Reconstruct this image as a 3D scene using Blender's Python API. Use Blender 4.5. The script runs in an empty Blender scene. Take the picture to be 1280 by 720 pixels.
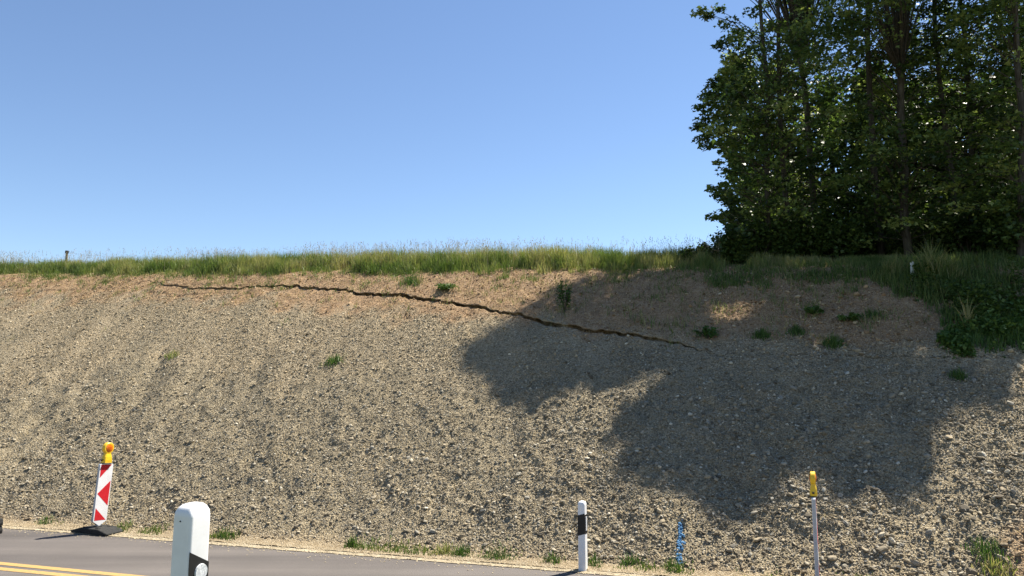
import bpy, bmesh, math, random
import numpy as np
from mathutils import Vector, Matrix

S = bpy.context.scene
C = S.collection
rng = np.random.default_rng(7)
random.seed(7)

# ------------------------------------------------------------------ camera, light, sky
PITCH = math.radians(6.66)
F = 924.0 / 1280.0
CAMZ = 2.6
cd = bpy.data.cameras.new("camera"); cam = bpy.data.objects.new("camera", cd); C.objects.link(cam)
cam.location = (0, 0, CAMZ); cam.rotation_euler = (math.pi / 2 + PITCH, 0, 0)
cd.sensor_width = 36; cd.lens = 36 * F; cd.clip_start = 0.05; cd.clip_end = 6000
S.camera = cam

SUN = Vector((0.55, 0.42, 1.1)).normalized()
sd = bpy.data.lights.new("sun", 'SUN'); sd.energy = 5.0; sd.angle = math.radians(0.53); sd.color = (1.0, 0.93, 0.80)
so = bpy.data.objects.new("sun", sd); C.objects.link(so)
so.rotation_euler = SUN.to_track_quat('Z', 'Y').to_euler()

w = bpy.data.worlds.new("World"); S.world = w; w.use_nodes = True
wn = w.node_tree.nodes; wl = w.node_tree.links
bg = wn['Background']; bg.inputs[1].default_value = 0.062
sky = wn.new('ShaderNodeTexSky'); sky.sky_type = 'NISHITA'; sky.sun_disc = False
sky.sun_elevation = math.asin(SUN.z); sky.sun_rotation = math.atan2(SUN.x, SUN.y)
sky.air_density = 1.0; sky.dust_density = 0.0; sky.ozone_density = 3.0; sky.altitude = 600
hs = wn.new('ShaderNodeMix'); hs.data_type = 'RGBA'; hs.blend_type = 'MULTIPLY'; hs.inputs[0].default_value = 1
hs.inputs[7].default_value = (1.09, 1.09, 1.11, 1); wl.new(sky.outputs[0], hs.inputs[6]); wl.new(hs.outputs[2], bg.inputs[0])
S.view_settings.view_transform = 'Standard'; S.view_settings.look = 'None'
S.view_settings.exposure = 1.30; S.view_settings.gamma = 1.0

# ------------------------------------------------------------------ layout maths
TH = math.radians(16.7)
CT, ST = math.cos(TH), math.sin(TH)
def uv2xy(u, v): return CT * u + ST * v, -ST * u + CT * v
def xy2uv(x, y): return CT * x - ST * y, ST * x + CT * y
def project(x, y, z):
    """world point -> pixel of the 1280 x 720 photograph (used for layout only)"""
    cp, sp = math.cos(PITCH), math.sin(PITCH)
    dz = z - CAMZ
    d = y * cp + dz * sp
    up = -y * sp + dz * cp
    d = np.where(np.abs(d) < 1e-3, 1e-3, d)
    return 640 + 924 * x / d, 360 - 924 * up / d, d
def ray(px, py):
    cp, sp = math.cos(PITCH), math.sin(PITCH)
    a = (px - 640) / 924.0; b = (360 - py) / 924.0
    return np.array([a, cp - b * sp, sp + b * cp])

_G = {}
def vnoise(x, y, seed=0):
    key = seed
    if key not in _G: _G[key] = np.random.default_rng(seed + 100).random((256, 256))
    g = _G[key]
    xi = np.floor(x).astype(int); yi = np.floor(y).astype(int)
    fx = x - xi; fy = y - yi
    fx = fx * fx * (3 - 2 * fx); fy = fy * fy * (3 - 2 * fy)
    a = g[xi % 256, yi % 256]; b = g[(xi + 1) % 256, yi % 256]
    c = g[xi % 256, (yi + 1) % 256]; d = g[(xi + 1) % 256, (yi + 1) % 256]
    return (a * (1 - fx) + b * fx) * (1 - fy) + (c * (1 - fx) + d * fx) * fy
def fbm(x, y, seed=0, o=4):
    s = 0; amp = 0.5; n = 0
    for i in range(o):
        s = s + amp * vnoise(x * 2 ** i + 13.7 * i, y * 2 ** i + 5.1 * i, seed + i); n += amp; amp *= 0.5
    return s / n
def sstep(a, b, x):
    t = np.clip((x - a) / (b - a), 0, 1); return t * t * (3 - 2 * t)

V_EDGE = 10.04          # far edge of the asphalt
V_TOE = 10.42
SLOPE = 0.67
def v_crest(u): return 18.4 - 0.058 * u
def z_base(u, v):
    """smooth road verge / cut slope / meadow profile"""
    vc = v_crest(u)
    zc = SLOPE * (vc - V_TOE)
    lin = SLOPE * (v - V_TOE)
    top = zc + 0.03 * (v - vc)
    k = 0.28
    up = -k * np.log(np.exp(-(lin) / k) + np.exp(-(top) / k))      # soft min at the crest
    k2 = 0.05
    z = k2 * np.log1p(np.exp(np.clip(up / k2, -50, 50)))            # soft max with the verge
    return np.where(up / k2 > 30, up, z)

def hit(px, py):
    """where the view line meets the smooth terrain"""
    d = ray(px, py)
    t = np.linspace(6, 60, 6000)
    x, y, z = d[0] * t, d[1] * t, CAMZ + d[2] * t
    u, v = xy2uv(x, y)
    g = z_base(u, v)
    i = int(np.argmax(z < g))
    if not (z < g).any(): i = int(np.argmax(v > v_crest(u) + .9))
    return u[i], v[i]

crack_px = [(178,351),(200,353),(240,358),(300,358),(360,357),(400,359),(440,364),(480,368),(520,373),(560,378),(590,384),
            (620,388),(640,392),(680,400),(720,408),(760,413),(800,418),(840,428),(870,437),(900,446)]
cr = np.array([hit(*p) for p in crack_px])
crack2 = np.array([hit(*p) for p in [(300,366),(350,370),(400,377),(440,384),(480,382),(520,381),(560,386),(590,390)]])
crack3 = np.array([hit(*p) for p in [(0,372),(60,362),(110,359),(170,361),(230,366),(270,364),(320,358)]])

NU, NV = 1240, 330
U0, U1, V0, V1 = -31.0, 11.0, V_TOE - 0.36, 20.9
ug = np.linspace(U0, U1, NU)
_o = np.argsort(cr[:, 0]); CU, CV = cr[_o, 0], cr[_o, 1]
def crack_v(u):
    base = np.interp(u, CU, CV)
    base = np.where(u < CU[0], CV[0], base)
    return base + .16 * (fbm(u * 1.7, u * 0, 40, 3) - .5) + .07 * (vnoise(u * 9, u * 0, 41) - .5) + .03 * (vnoise(u * 24, u * 0, 44) - .5)
def crack_w(u):
    x, y = uv2xy(u, crack_v(u)); px, _, _ = project(x, y, z_base(u, crack_v(u)))
    w_ = np.interp(px, [170, 200, 300, 400, 480, 560, 640, 720, 800, 860, 905], [.004, .006, .016, .030, .050, .056, .060, .055, .044, .026, .004])
    return np.maximum(.004, w_ * (.35 + 1.0 * vnoise(u * 3.1, u * 0, 43)) + .035 * (vnoise(u * 17, u * 0, 45) - .5))
JC = 205                       # grid row that follows the upper lip of the crack
def rows(u):
    """v of every grid row for the columns u: rows bend so that four of them trace the crack"""
    vk = crack_v(u)[:, None]; w_ = crack_w(u)[:, None]
    lo = np.linspace(0, 1, JC - 2)[None, :]; hi = np.linspace(0, 1, NV - JC)[None, :]
    L0 = V0 + (vk - w_ - V0) * lo; H0 = vk + (V1 - vk) * hi
    return np.concatenate([L0, vk - w_ * .88, vk - w_ * .12, H0], 1)
VV = rows(ug); UU = np.repeat(ug[:, None], NV, 1)
VKG, WKG = crack_v(ug), crack_w(ug)
def soil_mask(u, v):
    """reddish top soil along the crest (1) fading down into gravel (0)"""
    x, y = uv2xy(u, v); px, py, _ = project(x, y, z_base(u, v))
    bnd = np.interp(px, [-300, 0, 150, 300, 450, 560, 640, 720, 800, 900, 1000, 1100, 1190, 1280, 1600],
                        [366, 368, 368, 376, 392, 398, 398, 408, 416, 428, 424, 428, 424, 430, 440])
    n = (fbm(u * 1.3, v * 1.3, 5) - .5) * 46 + (fbm(u * 5, v * 5, 15) - .5) * 22
    m = 1 - sstep(-12, 12, py - bnd + n)
    m2 = sstep(1225, 1290, px) * sstep(640, 690, py + n) * .8         # earthy corner at the lower right
    return np.maximum(m, m2)
def height(u, v):
    z = z_base(u, v)
    on = sstep(V_TOE - .05, V_TOE + .6, v) * (1 - sstep(-.6, .3, v - v_crest(u)))
    wu = u + .35 * (v - 13) + .5 * (fbm(u * .6, v * .6, 20) - .5)
    z = z + on * .16 * (fbm(u * .25, v * .3, 30, 2) - .5)
    low = 1 - sstep(13.2, 15.8, v)
    z = z + on * (.07 + .12 * low) * (fbm(wu * 1.5, v * .35, 21, 3) - .5)
    z = z + on * (.04 + .08 * low) * (fbm(u * 2.7, v * 2.4, 22, 4) - .5)
    z = z + on * (.03 + .03 * low) * (fbm(u * 9, v * 9, 23, 2) - .5)
    lump = fbm(u * 1.9, v * 1.9, 26, 3)
    z = z - on * low * .05 * sstep(.60, .74, lump)
    z = z + on * (.35 + .65 * low) * .03 * sstep(.60, .78, fbm(u * 4.2, v * 4.2, 160, 2)) * (.3 + sstep(-9, 2, u))
    z = z - on * low * .035 * sstep(.62, .78, fbm(u * 3.1 + 9, v * 4.5, 162, 2)) * (.3 + .7 * sstep(-9, 0, u))
    so = soil_mask(u, v)
    z = z + on * so * .09 * (fbm(u * 4, v * 4, 24, 3) - .5)
    # cracks: the ground below has slipped
    for line, A, w_ in ((cr, .045, .0), (crack3, .015, .03)):
        o = np.argsort(line[:, 0]); lu, lv = line[o, 0], line[o, 1]
        vk = crack_v(u) if line is cr else np.interp(u, lu, lv) + .10 * (fbm(u * 2.3, u * 0, 40, 3) - .5) + .05 * (vnoise(u * 11, u * 0, 41) - .5)
        fade = sstep(lu[0] - .2, lu[0] + 2.0, u) * (1 - sstep(lu[-1] - 1.6, lu[-1], u))
        fade = fade * (.7 + .6 * vnoise(u * 1.3, u * 0 + 7, 42))
        d = vk - v
        z = z - fade * A * (d > 0) * np.exp(-np.clip(d, 0, 9) / .9)
        z = z - sstep(0, .4, fade) * A * 8.0 * ((d > 0) & (d < w_ * (.55 + .75 * vnoise(u * 4, u * 0, 43))))
    verge = (1 - sstep(V_TOE - .1, V_TOE + .3, v)) * (v > V_EDGE)
    z = z + verge * (.035 * (fbm(u * 5, v * 5, 50, 3)) - .002)
    md = sstep(-.1, .8, v - v_crest(u))
    z = z + md * .10 * (fbm(u * .8, v * .8, 51, 3) - .5)
    return z
HH = height(UU, VV)
HS = HH.copy()
HH[:, JC - 2] = HS[:, JC - 3] + .02; HH[:, JC - 1] = np.maximum(HS[:, JC] - .012, HH[:, JC - 2] + .005)
VM = VV.copy(); _in = np.minimum(.45, WKG * 5)
VM[:, JC - 2] += _in; VM[:, JC - 1] += _in             # the crack runs back into the bank
HS[:, JC - 2] = HS[:, JC - 3]; HS[:, JC - 1] = HS[:, JC - 3]
def near_crack(u, v, w_=.0):
    vk = np.interp(u, ug, VKG); wk = np.interp(u, ug, WKG)
    return (vk - v > -.02) & (vk - v < wk + .03) & (wk > .012)
def jrow(u, v):
    vk = np.interp(u, ug, VKG); wk = np.interp(u, ug, WKG)
    lo = (v - V0) / (vk - wk - V0) * (JC - 3); hi = JC + (v - vk) / (V1 - vk) * (NV - JC - 1)
    return np.clip(np.where(v < vk - wk, lo, np.where(v > vk, hi, JC - 3 + 3 * (v - vk + wk) / np.maximum(wk, 1e-4))), 0, NV - 1.001)
def H(u, v):
    u = np.asarray(u, float); v = np.asarray(v, float)
    a = np.clip((u - U0) / (U1 - U0) * (NU - 1), 0, NU - 1.001); b = jrow(u, v)
    i = a.astype(int); j = b.astype(int); fa = a - i; fb = b - j
    return (HS[i, j] * (1 - fa) + HS[i + 1, j] * fa) * (1 - fb) + (HS[i, j + 1] * (1 - fa) + HS[i + 1, j + 1] * fa) * fb
def world(u, v):
    x, y = uv2xy(u, v); return np.array([x, y, H(u, v)])
def at_px(px, py):
    u, v = hit(px, py); return Vector(world(u, v))

# ------------------------------------------------------------------ material helpers
MATS = {}
def new_mat(name, rough=.8, color=None, spec=.3):
    m = bpy.data.materials.new(name); m.use_nodes = True
    b = m.node_tree.nodes['Principled BSDF']
    b.inputs['Roughness'].default_value = rough; b.inputs['Specular IOR Level'].default_value = spec
    if color: b.inputs['Base Color'].default_value = (*color, 1)
    MATS[name] = m
    return m, m.node_tree.nodes, m.node_tree.links, b
def ramp(N, L, src, stops):
    r = N.new('ShaderNodeValToRGB'); e = r.color_ramp.elements
    while len(e) < len(stops): e.new(.5)
    for k, (p, c) in enumerate(stops): e[k].position = p; e[k].color = (*c, 1)
    L.new(src, r.inputs[0]); return r.outputs[0]
def mix(N, L, fac, a, b, mode='MIX'):
    m = N.new('ShaderNodeMix'); m.data_type = 'RGBA'; m.blend_type = mode
    if isinstance(fac, (int, float)): m.inputs[0].default_value = fac
    else: L.new(fac, m.inputs[0])
    for s, i in ((a, 6), (b, 7)):
        if isinstance(s, tuple): m.inputs[i].default_value = (*s, 1)
        else: L.new(s, m.inputs[i])
    return m.outputs[2]
def noise(N, L, scale, detail=4, vec=None, rough=.55):
    n = N.new('ShaderNodeTexNoise'); n.inputs['Scale'].default_value = scale; n.inputs['Detail'].default_value = detail
    n.inputs['Roughness'].default_value = rough
    if vec is not None: L.new(vec, n.inputs['Vector'])
    return n.outputs['Fac']
def math_(N, L, op, a, b):
    m = N.new('ShaderNodeMath'); m.operation = op
    for k, s in enumerate((a, b)):
        if isinstance(s, (int, float)): m.inputs[k].default_value = s
        else: L.new(s, m.inputs[k])
    return m.outputs[0]
def bump(N, L, b, h, strength, dist):
    n = N.new('ShaderNodeBump'); n.inputs['Strength'].default_value = strength; n.inputs['Distance'].default_value = dist
    L.new(h, n.inputs['Height']); L.new(n.outputs[0], b.inputs['Normal'])
def attr(N, name, kind='GEOMETRY'):
    a = N.new('ShaderNodeAttribute'); a.attribute_name = name; a.attribute_type = kind; return a
def coords(N): return N.new('ShaderNodeTexCoord').outputs['Object']
def plain(name, color, rough=.6, spec=.4, var=.12, scale=14, bmp=0):
    """a near-plain colour with a little wear and grime"""
    m, N, L, b = new_mat(name, rough, color, spec)
    f = noise(N, L, scale, 5, coords(N))
    d = tuple(c * (1 - var * 1.6) for c in color); h = tuple(min(1, c * (1 + var)) for c in color)
    L.new(ramp(N, L, f, [(.3, d), (.7, h)]), b.inputs['Base Color'])
    if bmp: bump(N, L, b, noise(N, L, scale * 6, 3, coords(N)), bmp, .002)
    return m

def foliage(name, stops, trans=.35, rough=.55, leafvar=True):
    """leaf colour picked per leaf / blade from its 'tint' value"""
    m, N, L, b = new_mat(name, rough, None, .35)
    a = attr(N, 'tint')
    col = ramp(N, L, a.outputs['Fac'], stops)
    L.new(col, b.inputs['Base Color'])
    t = N.new('ShaderNodeBsdfTranslucent'); tc = mix(N, L, .6, col, (.9, 1.0, .35), 'MULTIPLY'); L.new(tc, t.inputs[0])
    ms = N.new('ShaderNodeMixShader'); ms.inputs[0].default_value = trans
    L.new(b.outputs[0], ms.inputs[1]); L.new(t.outputs[0], ms.inputs[2])
    L.new(ms.outputs[0], N['Material Output'].inputs[0])
    return m

# --- ground and slope
def slope_material():
    m, N, L, b = new_mat('slope_ground', .95, None, .15)
    co = coords(N)
    a = attr(N, 'soil')
    g1 = ramp(N, L, noise(N, L, 1.1, 6, co), [(.30, (.23, .19, .125)), (.55, (.34, .275, .175)), (.75, (.42, .33, .20))])
    v = N.new('ShaderNodeTexVoronoi'); v.inputs['Scale'].default_value = 42; L.new(co, v.inputs['Vector'])
    sep = N.new('ShaderNodeSeparateColor'); L.new(v.outputs['Color'], sep.inputs[0])
    st = ramp(N, L, sep.outputs[0], [(0, (.13, .11, .085)), (.35, (.28, .24, .18)), (.7, (.46, .40, .31)), (1, (.64, .58, .48))])
    grav = mix(N, L, .55, g1, st)
    so = ramp(N, L, noise(N, L, 6, 7, co, .7), [(.30, (.17, .095, .045)), (.5, (.31, .185, .09)), (.72, (.46, .31, .16))])
    so = mix(N, L, .22, so, st)
    tz = mix(N, L, attr(N, 'tan').outputs['Fac'], (.80, .78, .71), (1.0, .95, .86))
    grav = mix(N, L, 1.0, grav, tz, 'MULTIPLY')
    L.new(mix(N, L, a.outputs['Fac'], grav, so), b.inputs['Base Color'])
    h = math_(N, L, 'ADD', math_(N, L, 'MULTIPLY', v.outputs['Distance'], -1.0), math_(N, L, 'MULTIPLY', noise(N, L, 60, 4, co), .6))
    bump(N, L, b, h, .9, .03)
    return m
def stone_material(name='stone_grey_tan'):
    m, N, L, b = new_mat(name, .85, None, .25)
    r = N.new('ShaderNodeObjectInfo').outputs['Random']
    a = attr(N, 'zone', 'INSTANCER')
    base = ramp(N, L, r, [(0, (.13, .108, .08)), (.2, (.24, .205, .15)), (.45, (.36, .305, .22)), (.62, (.44, .36, .245)),
                          (.78, (.31, .295, .26)), (.92, (.50, .44, .34)), (1, (.70, .65, .55))])
    br = ramp(N, L, r, [(0, (.13, .075, .035)), (.4, (.30, .185, .095)), (.8, (.45, .31, .17)), (1, (.56, .45, .30))])
    base = mix(N, L, 1.0, base, mix(N, L, attr(N, 'tan', 'INSTANCER').outputs['Fac'], (.80, .80, .78), (1.0, .95, .84)), 'MULTIPLY')
    col = mix(N, L, a.outputs['Fac'], base, br)
    col = mix(N, L, .35, col, ramp(N, L, noise(N, L, 3.0, 4, coords(N)), [(.3, (.55, .52, .47)), (.7, (1, 1, 1))]), 'MULTIPLY')
    L.new(col, b.inputs['Base Color'])
    return m
M_SLOPE = slope_material(); M_STONE = stone_material()

def verge_material():
    m, N, L, b = new_mat('meadow_soil', .95, None, .1)
    co = coords(N)
    L.new(ramp(N, L, noise(N, L, 3, 6, co), [(.3, (.05, .06, .02)), (.6, (.12, .12, .05)), (.8, (.2, .16, .08))]), b.inputs['Base Color'])
    bump(N, L, b, noise(N, L, 30, 4, co), .6, .05)
    return m
M_MEADOW = verge_material()

def asphalt():
    m, N, L, b = new_mat('asphalt', .8, None, .3)
    co = coords(N)
    big = ramp(N, L, noise(N, L, .45, 5, co), [(.3, (.098, .089, .085)), (.7, (.124, .112, .107))])
    fine = ramp(N, L, noise(N, L, 110, 4, co, .8), [(.3, (.45, .45, .45)), (.5, (.95, .95, .95)), (.72, (1.7, 1.66, 1.6))])
    col = mix(N, L, 1.0, big, fine, 'MULTIPLY')
    mp = N.new('ShaderNodeMapping'); mp.inputs['Rotation'].default_value = (0, 0, TH); mp.inputs['Scale'].default_value = (.10, 1.6, 1); L.new(co, mp.inputs[0])
    lane = ramp(N, L, noise(N, L, 1.0, 4, mp.outputs[0]), [(.32, (.70, .69, .69)), (.64, (1.18, 1.16, 1.13))])
    L.new(mix(N, L, .9, col, lane, 'MULTIPLY'), b.inputs['Base Color'])
    bump(N, L, b, noise(N, L, 260, 3, co, .7), .5, .006)
    return m
M_ASPH = asphalt()
def marking(name, col, worn):
    m, N, L, b = new_mat(name, .6, None, .4)
    co = coords(N)
    L.new(mix(N, L, ramp(N, L, noise(N, L, 24, 6, co, .75), [(.44, (0, 0, 0)), (.66, (1, 1, 1))]), col, worn), b.inputs['Base Color'])
    return m
M_YEL = marking('yellow_marking', (.43, .27, .085), (.26, .19, .10))
M_WHT = marking('white_marking', (.55, .54, .50), (.24, .22, .21))
M_SAND = None
def sand():
    m, N, L, b = new_mat('sandy_verge', .95, None, .15)
    co = coords(N)
    c = ramp(N, L, noise(N, L, 9, 7, co, .7), [(.3, (.20, .16, .105)), (.5, (.34, .285, .195)), (.72, (.47, .41, .31))])
    L.new(c, b.inputs['Base Color']); bump(N, L, b, noise(N, L, 70, 4, co), .8, .02)
    return m
M_SAND = sand()

# ------------------------------------------------------------------ mesh helpers
def tag(o, label=None, cat=None, group=None, kind=None):
    if label: o['label'] = label
    if cat: o['category'] = cat
    if group: o['group'] = group
    if kind: o['kind'] = kind
    return o
def link(name, me, mat=None, parent=None):
    o = bpy.data.objects.new(name, me); C.objects.link(o)
    if mat is not None and me is not None: me.materials.append(mat)
    if parent: o.parent = parent
    return o
def np_mesh(name, V, T, Q=None, smooth=False):
    """mesh from numpy: V (n,3), T (m,3) triangles, Q (k,4) quads"""
    me = bpy.data.meshes.new(name)
    V = np.asarray(V, dtype=np.float32)
    loops = []; tot = []
    if T is not None and len(T): loops.append(np.asarray(T).ravel()); tot.append(np.full(len(T), 3))
    if Q is not None and len(Q): loops.append(np.asarray(Q).ravel()); tot.append(np.full(len(Q), 4))
    loops = np.concatenate(loops).astype(np.int32); tot = np.concatenate(tot).astype(np.int32)
    me.vertices.add(len(V)); me.vertices.foreach_set('co', V.ravel())
    me.loops.add(len(loops)); me.loops.foreach_set('vertex_index', loops)
    me.polygons.add(len(tot)); st = np.concatenate([[0], np.cumsum(tot)[:-1]]).astype(np.int32)
    me.polygons.foreach_set('loop_start', st)
    if smooth: me.polygons.foreach_set('use_smooth', np.ones(len(tot), dtype=bool))
    me.update(calc_edges=True); me.validate()
    return me
def set_attr(me, name, vals):
    a = me.attributes.new(name, 'FLOAT', 'POINT'); a.data.foreach_set('value', np.asarray(vals, dtype=np.float32).ravel())
def grid_mesh(name, P, smooth=True):
    """P (n,m,3) -> quad sheet"""
    n, m = P.shape[:2]
    idx = np.arange(n * m).reshape(n, m)
    Q = np.stack([idx[:-1, :-1], idx[1:, :-1], idx[1:, 1:], idx[:-1, 1:]], -1).reshape(-1, 4)
    return np_mesh(name, P.reshape(-1, 3), None, Q, smooth)
def bm_obj(name, bm, mat, parent=None, smooth=False):
    me = bpy.data.meshes.new(name); bm.normal_update(); bm.to_mesh(me); bm.free()
    if smooth:
        for p in me.polygons: p.use_smooth = True
    return link(name, me, mat, parent)
def empty(name, loc, rz=0):
    o = bpy.data.objects.new(name, None); C.objects.link(o); o.location = loc; o.rotation_euler = (0, 0, rz); o.empty_display_size = .2
    return o
def bevel(bm, off, seg=2):
    bmesh.ops.bevel(bm, geom=list(bm.edges), offset=off, segments=seg, profile=.5, affect='EDGES', clamp_overlap=True)
def box_bm(sx, sy, sz, c=(0, 0, 0), bev=0, seg=2):
    bm = bmesh.new(); bmesh.ops.create_cube(bm, size=1)
    for v in bm.verts: v.co = Vector((v.co.x * sx + c[0], v.co.y * sy + c[1], v.co.z * sz + c[2]))
    if bev: bevel(bm, bev, seg)
    return bm
def prism_bm(pts, y0, y1, bev=0):
    """outline in x,z extruded along y"""
    bm = bmesh.new()
    a = [bm.verts.new((x, y0, z)) for x, z in pts]; b = [bm.verts.new((x, y1, z)) for x, z in pts]
    bm.faces.new(a); bm.faces.new(list(reversed(b)))
    n = len(pts)
    for i in range(n): bm.faces.new((a[i], b[i], b[(i + 1) % n], a[(i + 1) % n]))
    bmesh.ops.recalc_face_normals(bm, faces=bm.faces)
    if bev: bevel(bm, bev, 1)
    return bm
def loft_bm(rings):
    bm = bmesh.new(); R = [[bm.verts.new(p) for p in r] for r in rings]
    n = len(rings[0])
    for a, b in zip(R[:-1], R[1:]):
        for i in range(n): bm.faces.new((a[i], a[(i + 1) % n], b[(i + 1) % n], b[i]))
    bm.faces.new(R[-1]); bm.faces.new(list(reversed(R[0])))
    bmesh.ops.recalc_face_normals(bm, faces=bm.faces)
    return bm
def tube_arrays(pts, rad, n=7):
    """tapered tube along a polyline -> V, Q"""
    pts = np.asarray(pts, float); k = len(pts); V = []
    for i in range(k):
        t = pts[min(i + 1, k - 1)] - pts[max(i - 1, 0)]; t = t / (np.linalg.norm(t) + 1e-9)
        a = np.cross(t, [0.3, .1, 1.0]) if abs(t[2]) < .95 else np.cross(t, [1, 0, 0]); a /= np.linalg.norm(a) + 1e-9
        b = np.cross(t, a)
        for j in range(n):
            ang = 2 * math.pi * j / n
            V.append(pts[i] + rad[i] * (math.cos(ang) * a + math.sin(ang) * b))
    Q = [(i * n + j, i * n + (j + 1) % n, (i + 1) * n + (j + 1) % n, (i + 1) * n + j) for i in range(k - 1) for j in range(n)]
    return np.array(V), np.array(Q)
class Acc:
    def __init__(s): s.V = []; s.T = []; s.Q = []; s.n = 0; s.A = []
    def add(s, V, T=None, Q=None, a=None):
        if T is not None and len(T): s.T.append(np.asarray(T) + s.n)
        if Q is not None and len(Q): s.Q.append(np.asarray(Q) + s.n)
        s.V.append(np.asarray(V)); s.n += len(V)
        s.A.append(np.full(len(V), .5) if a is None else (np.full(len(V), a) if np.isscalar(a) else a))
    def obj(s, name, mat, parent=None, smooth=False, attrname='tint'):
        me = np_mesh(name, np.concatenate(s.V), np.concatenate(s.T) if s.T else None, np.concatenate(s.Q) if s.Q else None, smooth)
        set_attr(me, attrname, np.concatenate(s.A))
        return link(name, me, mat, parent)

# ------------------------------------------------------------------ setting: ground, road, slope, meadow
def sheet(name, us, vs, zf, mat, smooth=True):
    a, b = np.meshgrid(us, vs, indexing='ij'); x, y = uv2xy(a, b)
    return tag(link(name, grid_mesh(name, np.stack([x, y, zf(a, b)], -1), smooth), mat), kind='structure')
# one big ground sheet in front (bank the photographer stands on, road bed) ...
def near_z(u, v):
    bank = 1.07 - 1.09 * sstep(3.1, 5.2, v)
    return np.where(v > 5.2, -.02, bank) + np.where(v < 4.5, .06 * (fbm(u * 1.2, v * 1.2, 60) - .5), 0)
us = np.unique(np.concatenate([np.linspace(-900, -40, 12), np.linspace(-40, 20, 121), np.linspace(20, 900, 12)]))
vs = np.unique(np.concatenate([np.linspace(-900, -10, 10), np.linspace(-10, V0, 70)]))
g = sheet('ground', us, vs, near_z, M_MEADOW)
# road and markings
zr = lambda z: (lambda a, b: np.full_like(a, z) + 0.0)
uroad = np.unique(np.concatenate([np.linspace(-500, -40, 10), np.linspace(-40, 20, 601), np.linspace(20, 500, 10)]))
def ragged(name, v0, v1, z, mat, amp0, amp1, nv=3, sc=4):
    a, b = np.meshgrid(uroad, np.linspace(0, 1, nv), indexing='ij')
    e0 = v0 + amp0 * (fbm(a * sc, a * 0 + v0, 61, 3) - .5); e1 = v1 + amp1 * (fbm(a * sc, a * 0 + v1 + 9, 62, 3) - .5)
    vv = e0 * (1 - b) + e1 * b
    x, y = uv2xy(a, vv)
    return tag(link(name, grid_mesh(name, np.stack([x, y, np.full_like(x, z)], -1), True), mat), kind='structure')
ragged('road', 5.0, V_EDGE, 0.0, M_ASPH, .02, .03)
ragged('yellow_road_marking', 8.055, 8.175, .004, M_YEL, .005, .005)
ragged('yellow_road_marking', 7.84, 7.96, .004, M_YEL, .005, .005)
ragged('white_road_marking', 7.47, 7.59, .004, M_WHT, .01, .01)
ragged('sandy_road_edge', V_EDGE - .12, V_EDGE + .14, .008, M_SAND, .07, .05, 4)
# cut slope
X, Y = uv2xy(UU, VM)
me = grid_mesh('gravel_slope', np.stack([X, Y, HH], -1), False)
SM = soil_mask(UU, VV)
SM = np.maximum(SM, sstep(-.5, .2, VV - v_crest(UU)))
SM = np.maximum(SM, (1 - sstep(V_TOE - .05, V_TOE + .25, VV)) * .2)
def tan_zone(u, v):
    x, y = uv2xy(u, v); px, py, _ = project(x, y, z_base(u, v))
    n = (fbm(u * .35, v * .5, 120, 4) - .5) * 190 + (fbm((u + .35 * v) * 1.6, v * .5, 121, 4) - .5) * 90
    return 1 - sstep(-35, 35, py + n - np.interp(px, [0, 300, 700, 1000, 1280], [455, 455, 470, 470, 470]))
TZ = tan_zone(UU, VV)
set_attr(me, 'tan', TZ)
set_attr(me, 'soil', SM)
slope = tag(link('gravel_slope', me, M_SLOPE), kind='structure')
def SOIL(u, v):
    a = np.clip((u - U0) / (U1 - U0) * (NU - 1), 0, NU - 1).astype(int); b = jrow(u, v).astype(int)
    return SM[a, b]
# slope carried on outside the part seen, then the meadow behind the crest
for rng_u in ((np.concatenate([np.linspace(-700, -60, 9), np.linspace(-55, U0, 12)])), np.concatenate([np.linspace(U1, 34, 20), np.linspace(40, 700, 9)])):
    vcl = lambda a: np.minimum(np.maximum(v_crest(a), 15.5), 20)
    o = sheet('outer_slope', rng_u, np.linspace(V0, V1, 60), lambda a, b: z_base(np.clip(a, -60, 30), b), M_SLOPE)
    set_attr(o.data, 'soil', np.full(len(o.data.vertices), .3))
sheet('meadow', us, np.concatenate([[V1 - .01], np.linspace(V1 + .4, 60, 60), np.linspace(70, 1500, 14)]),
      lambda a, b: np.where(b < V1 + .1, np.where((a > U0) & (a < U1), H(a, b), z_base(np.clip(a, -60, 30), b)), z_base(np.clip(a, -60, 30), np.minimum(b, V1 + .4)) - .004 * (b - V1) - .02), M_MEADOW)

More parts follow.
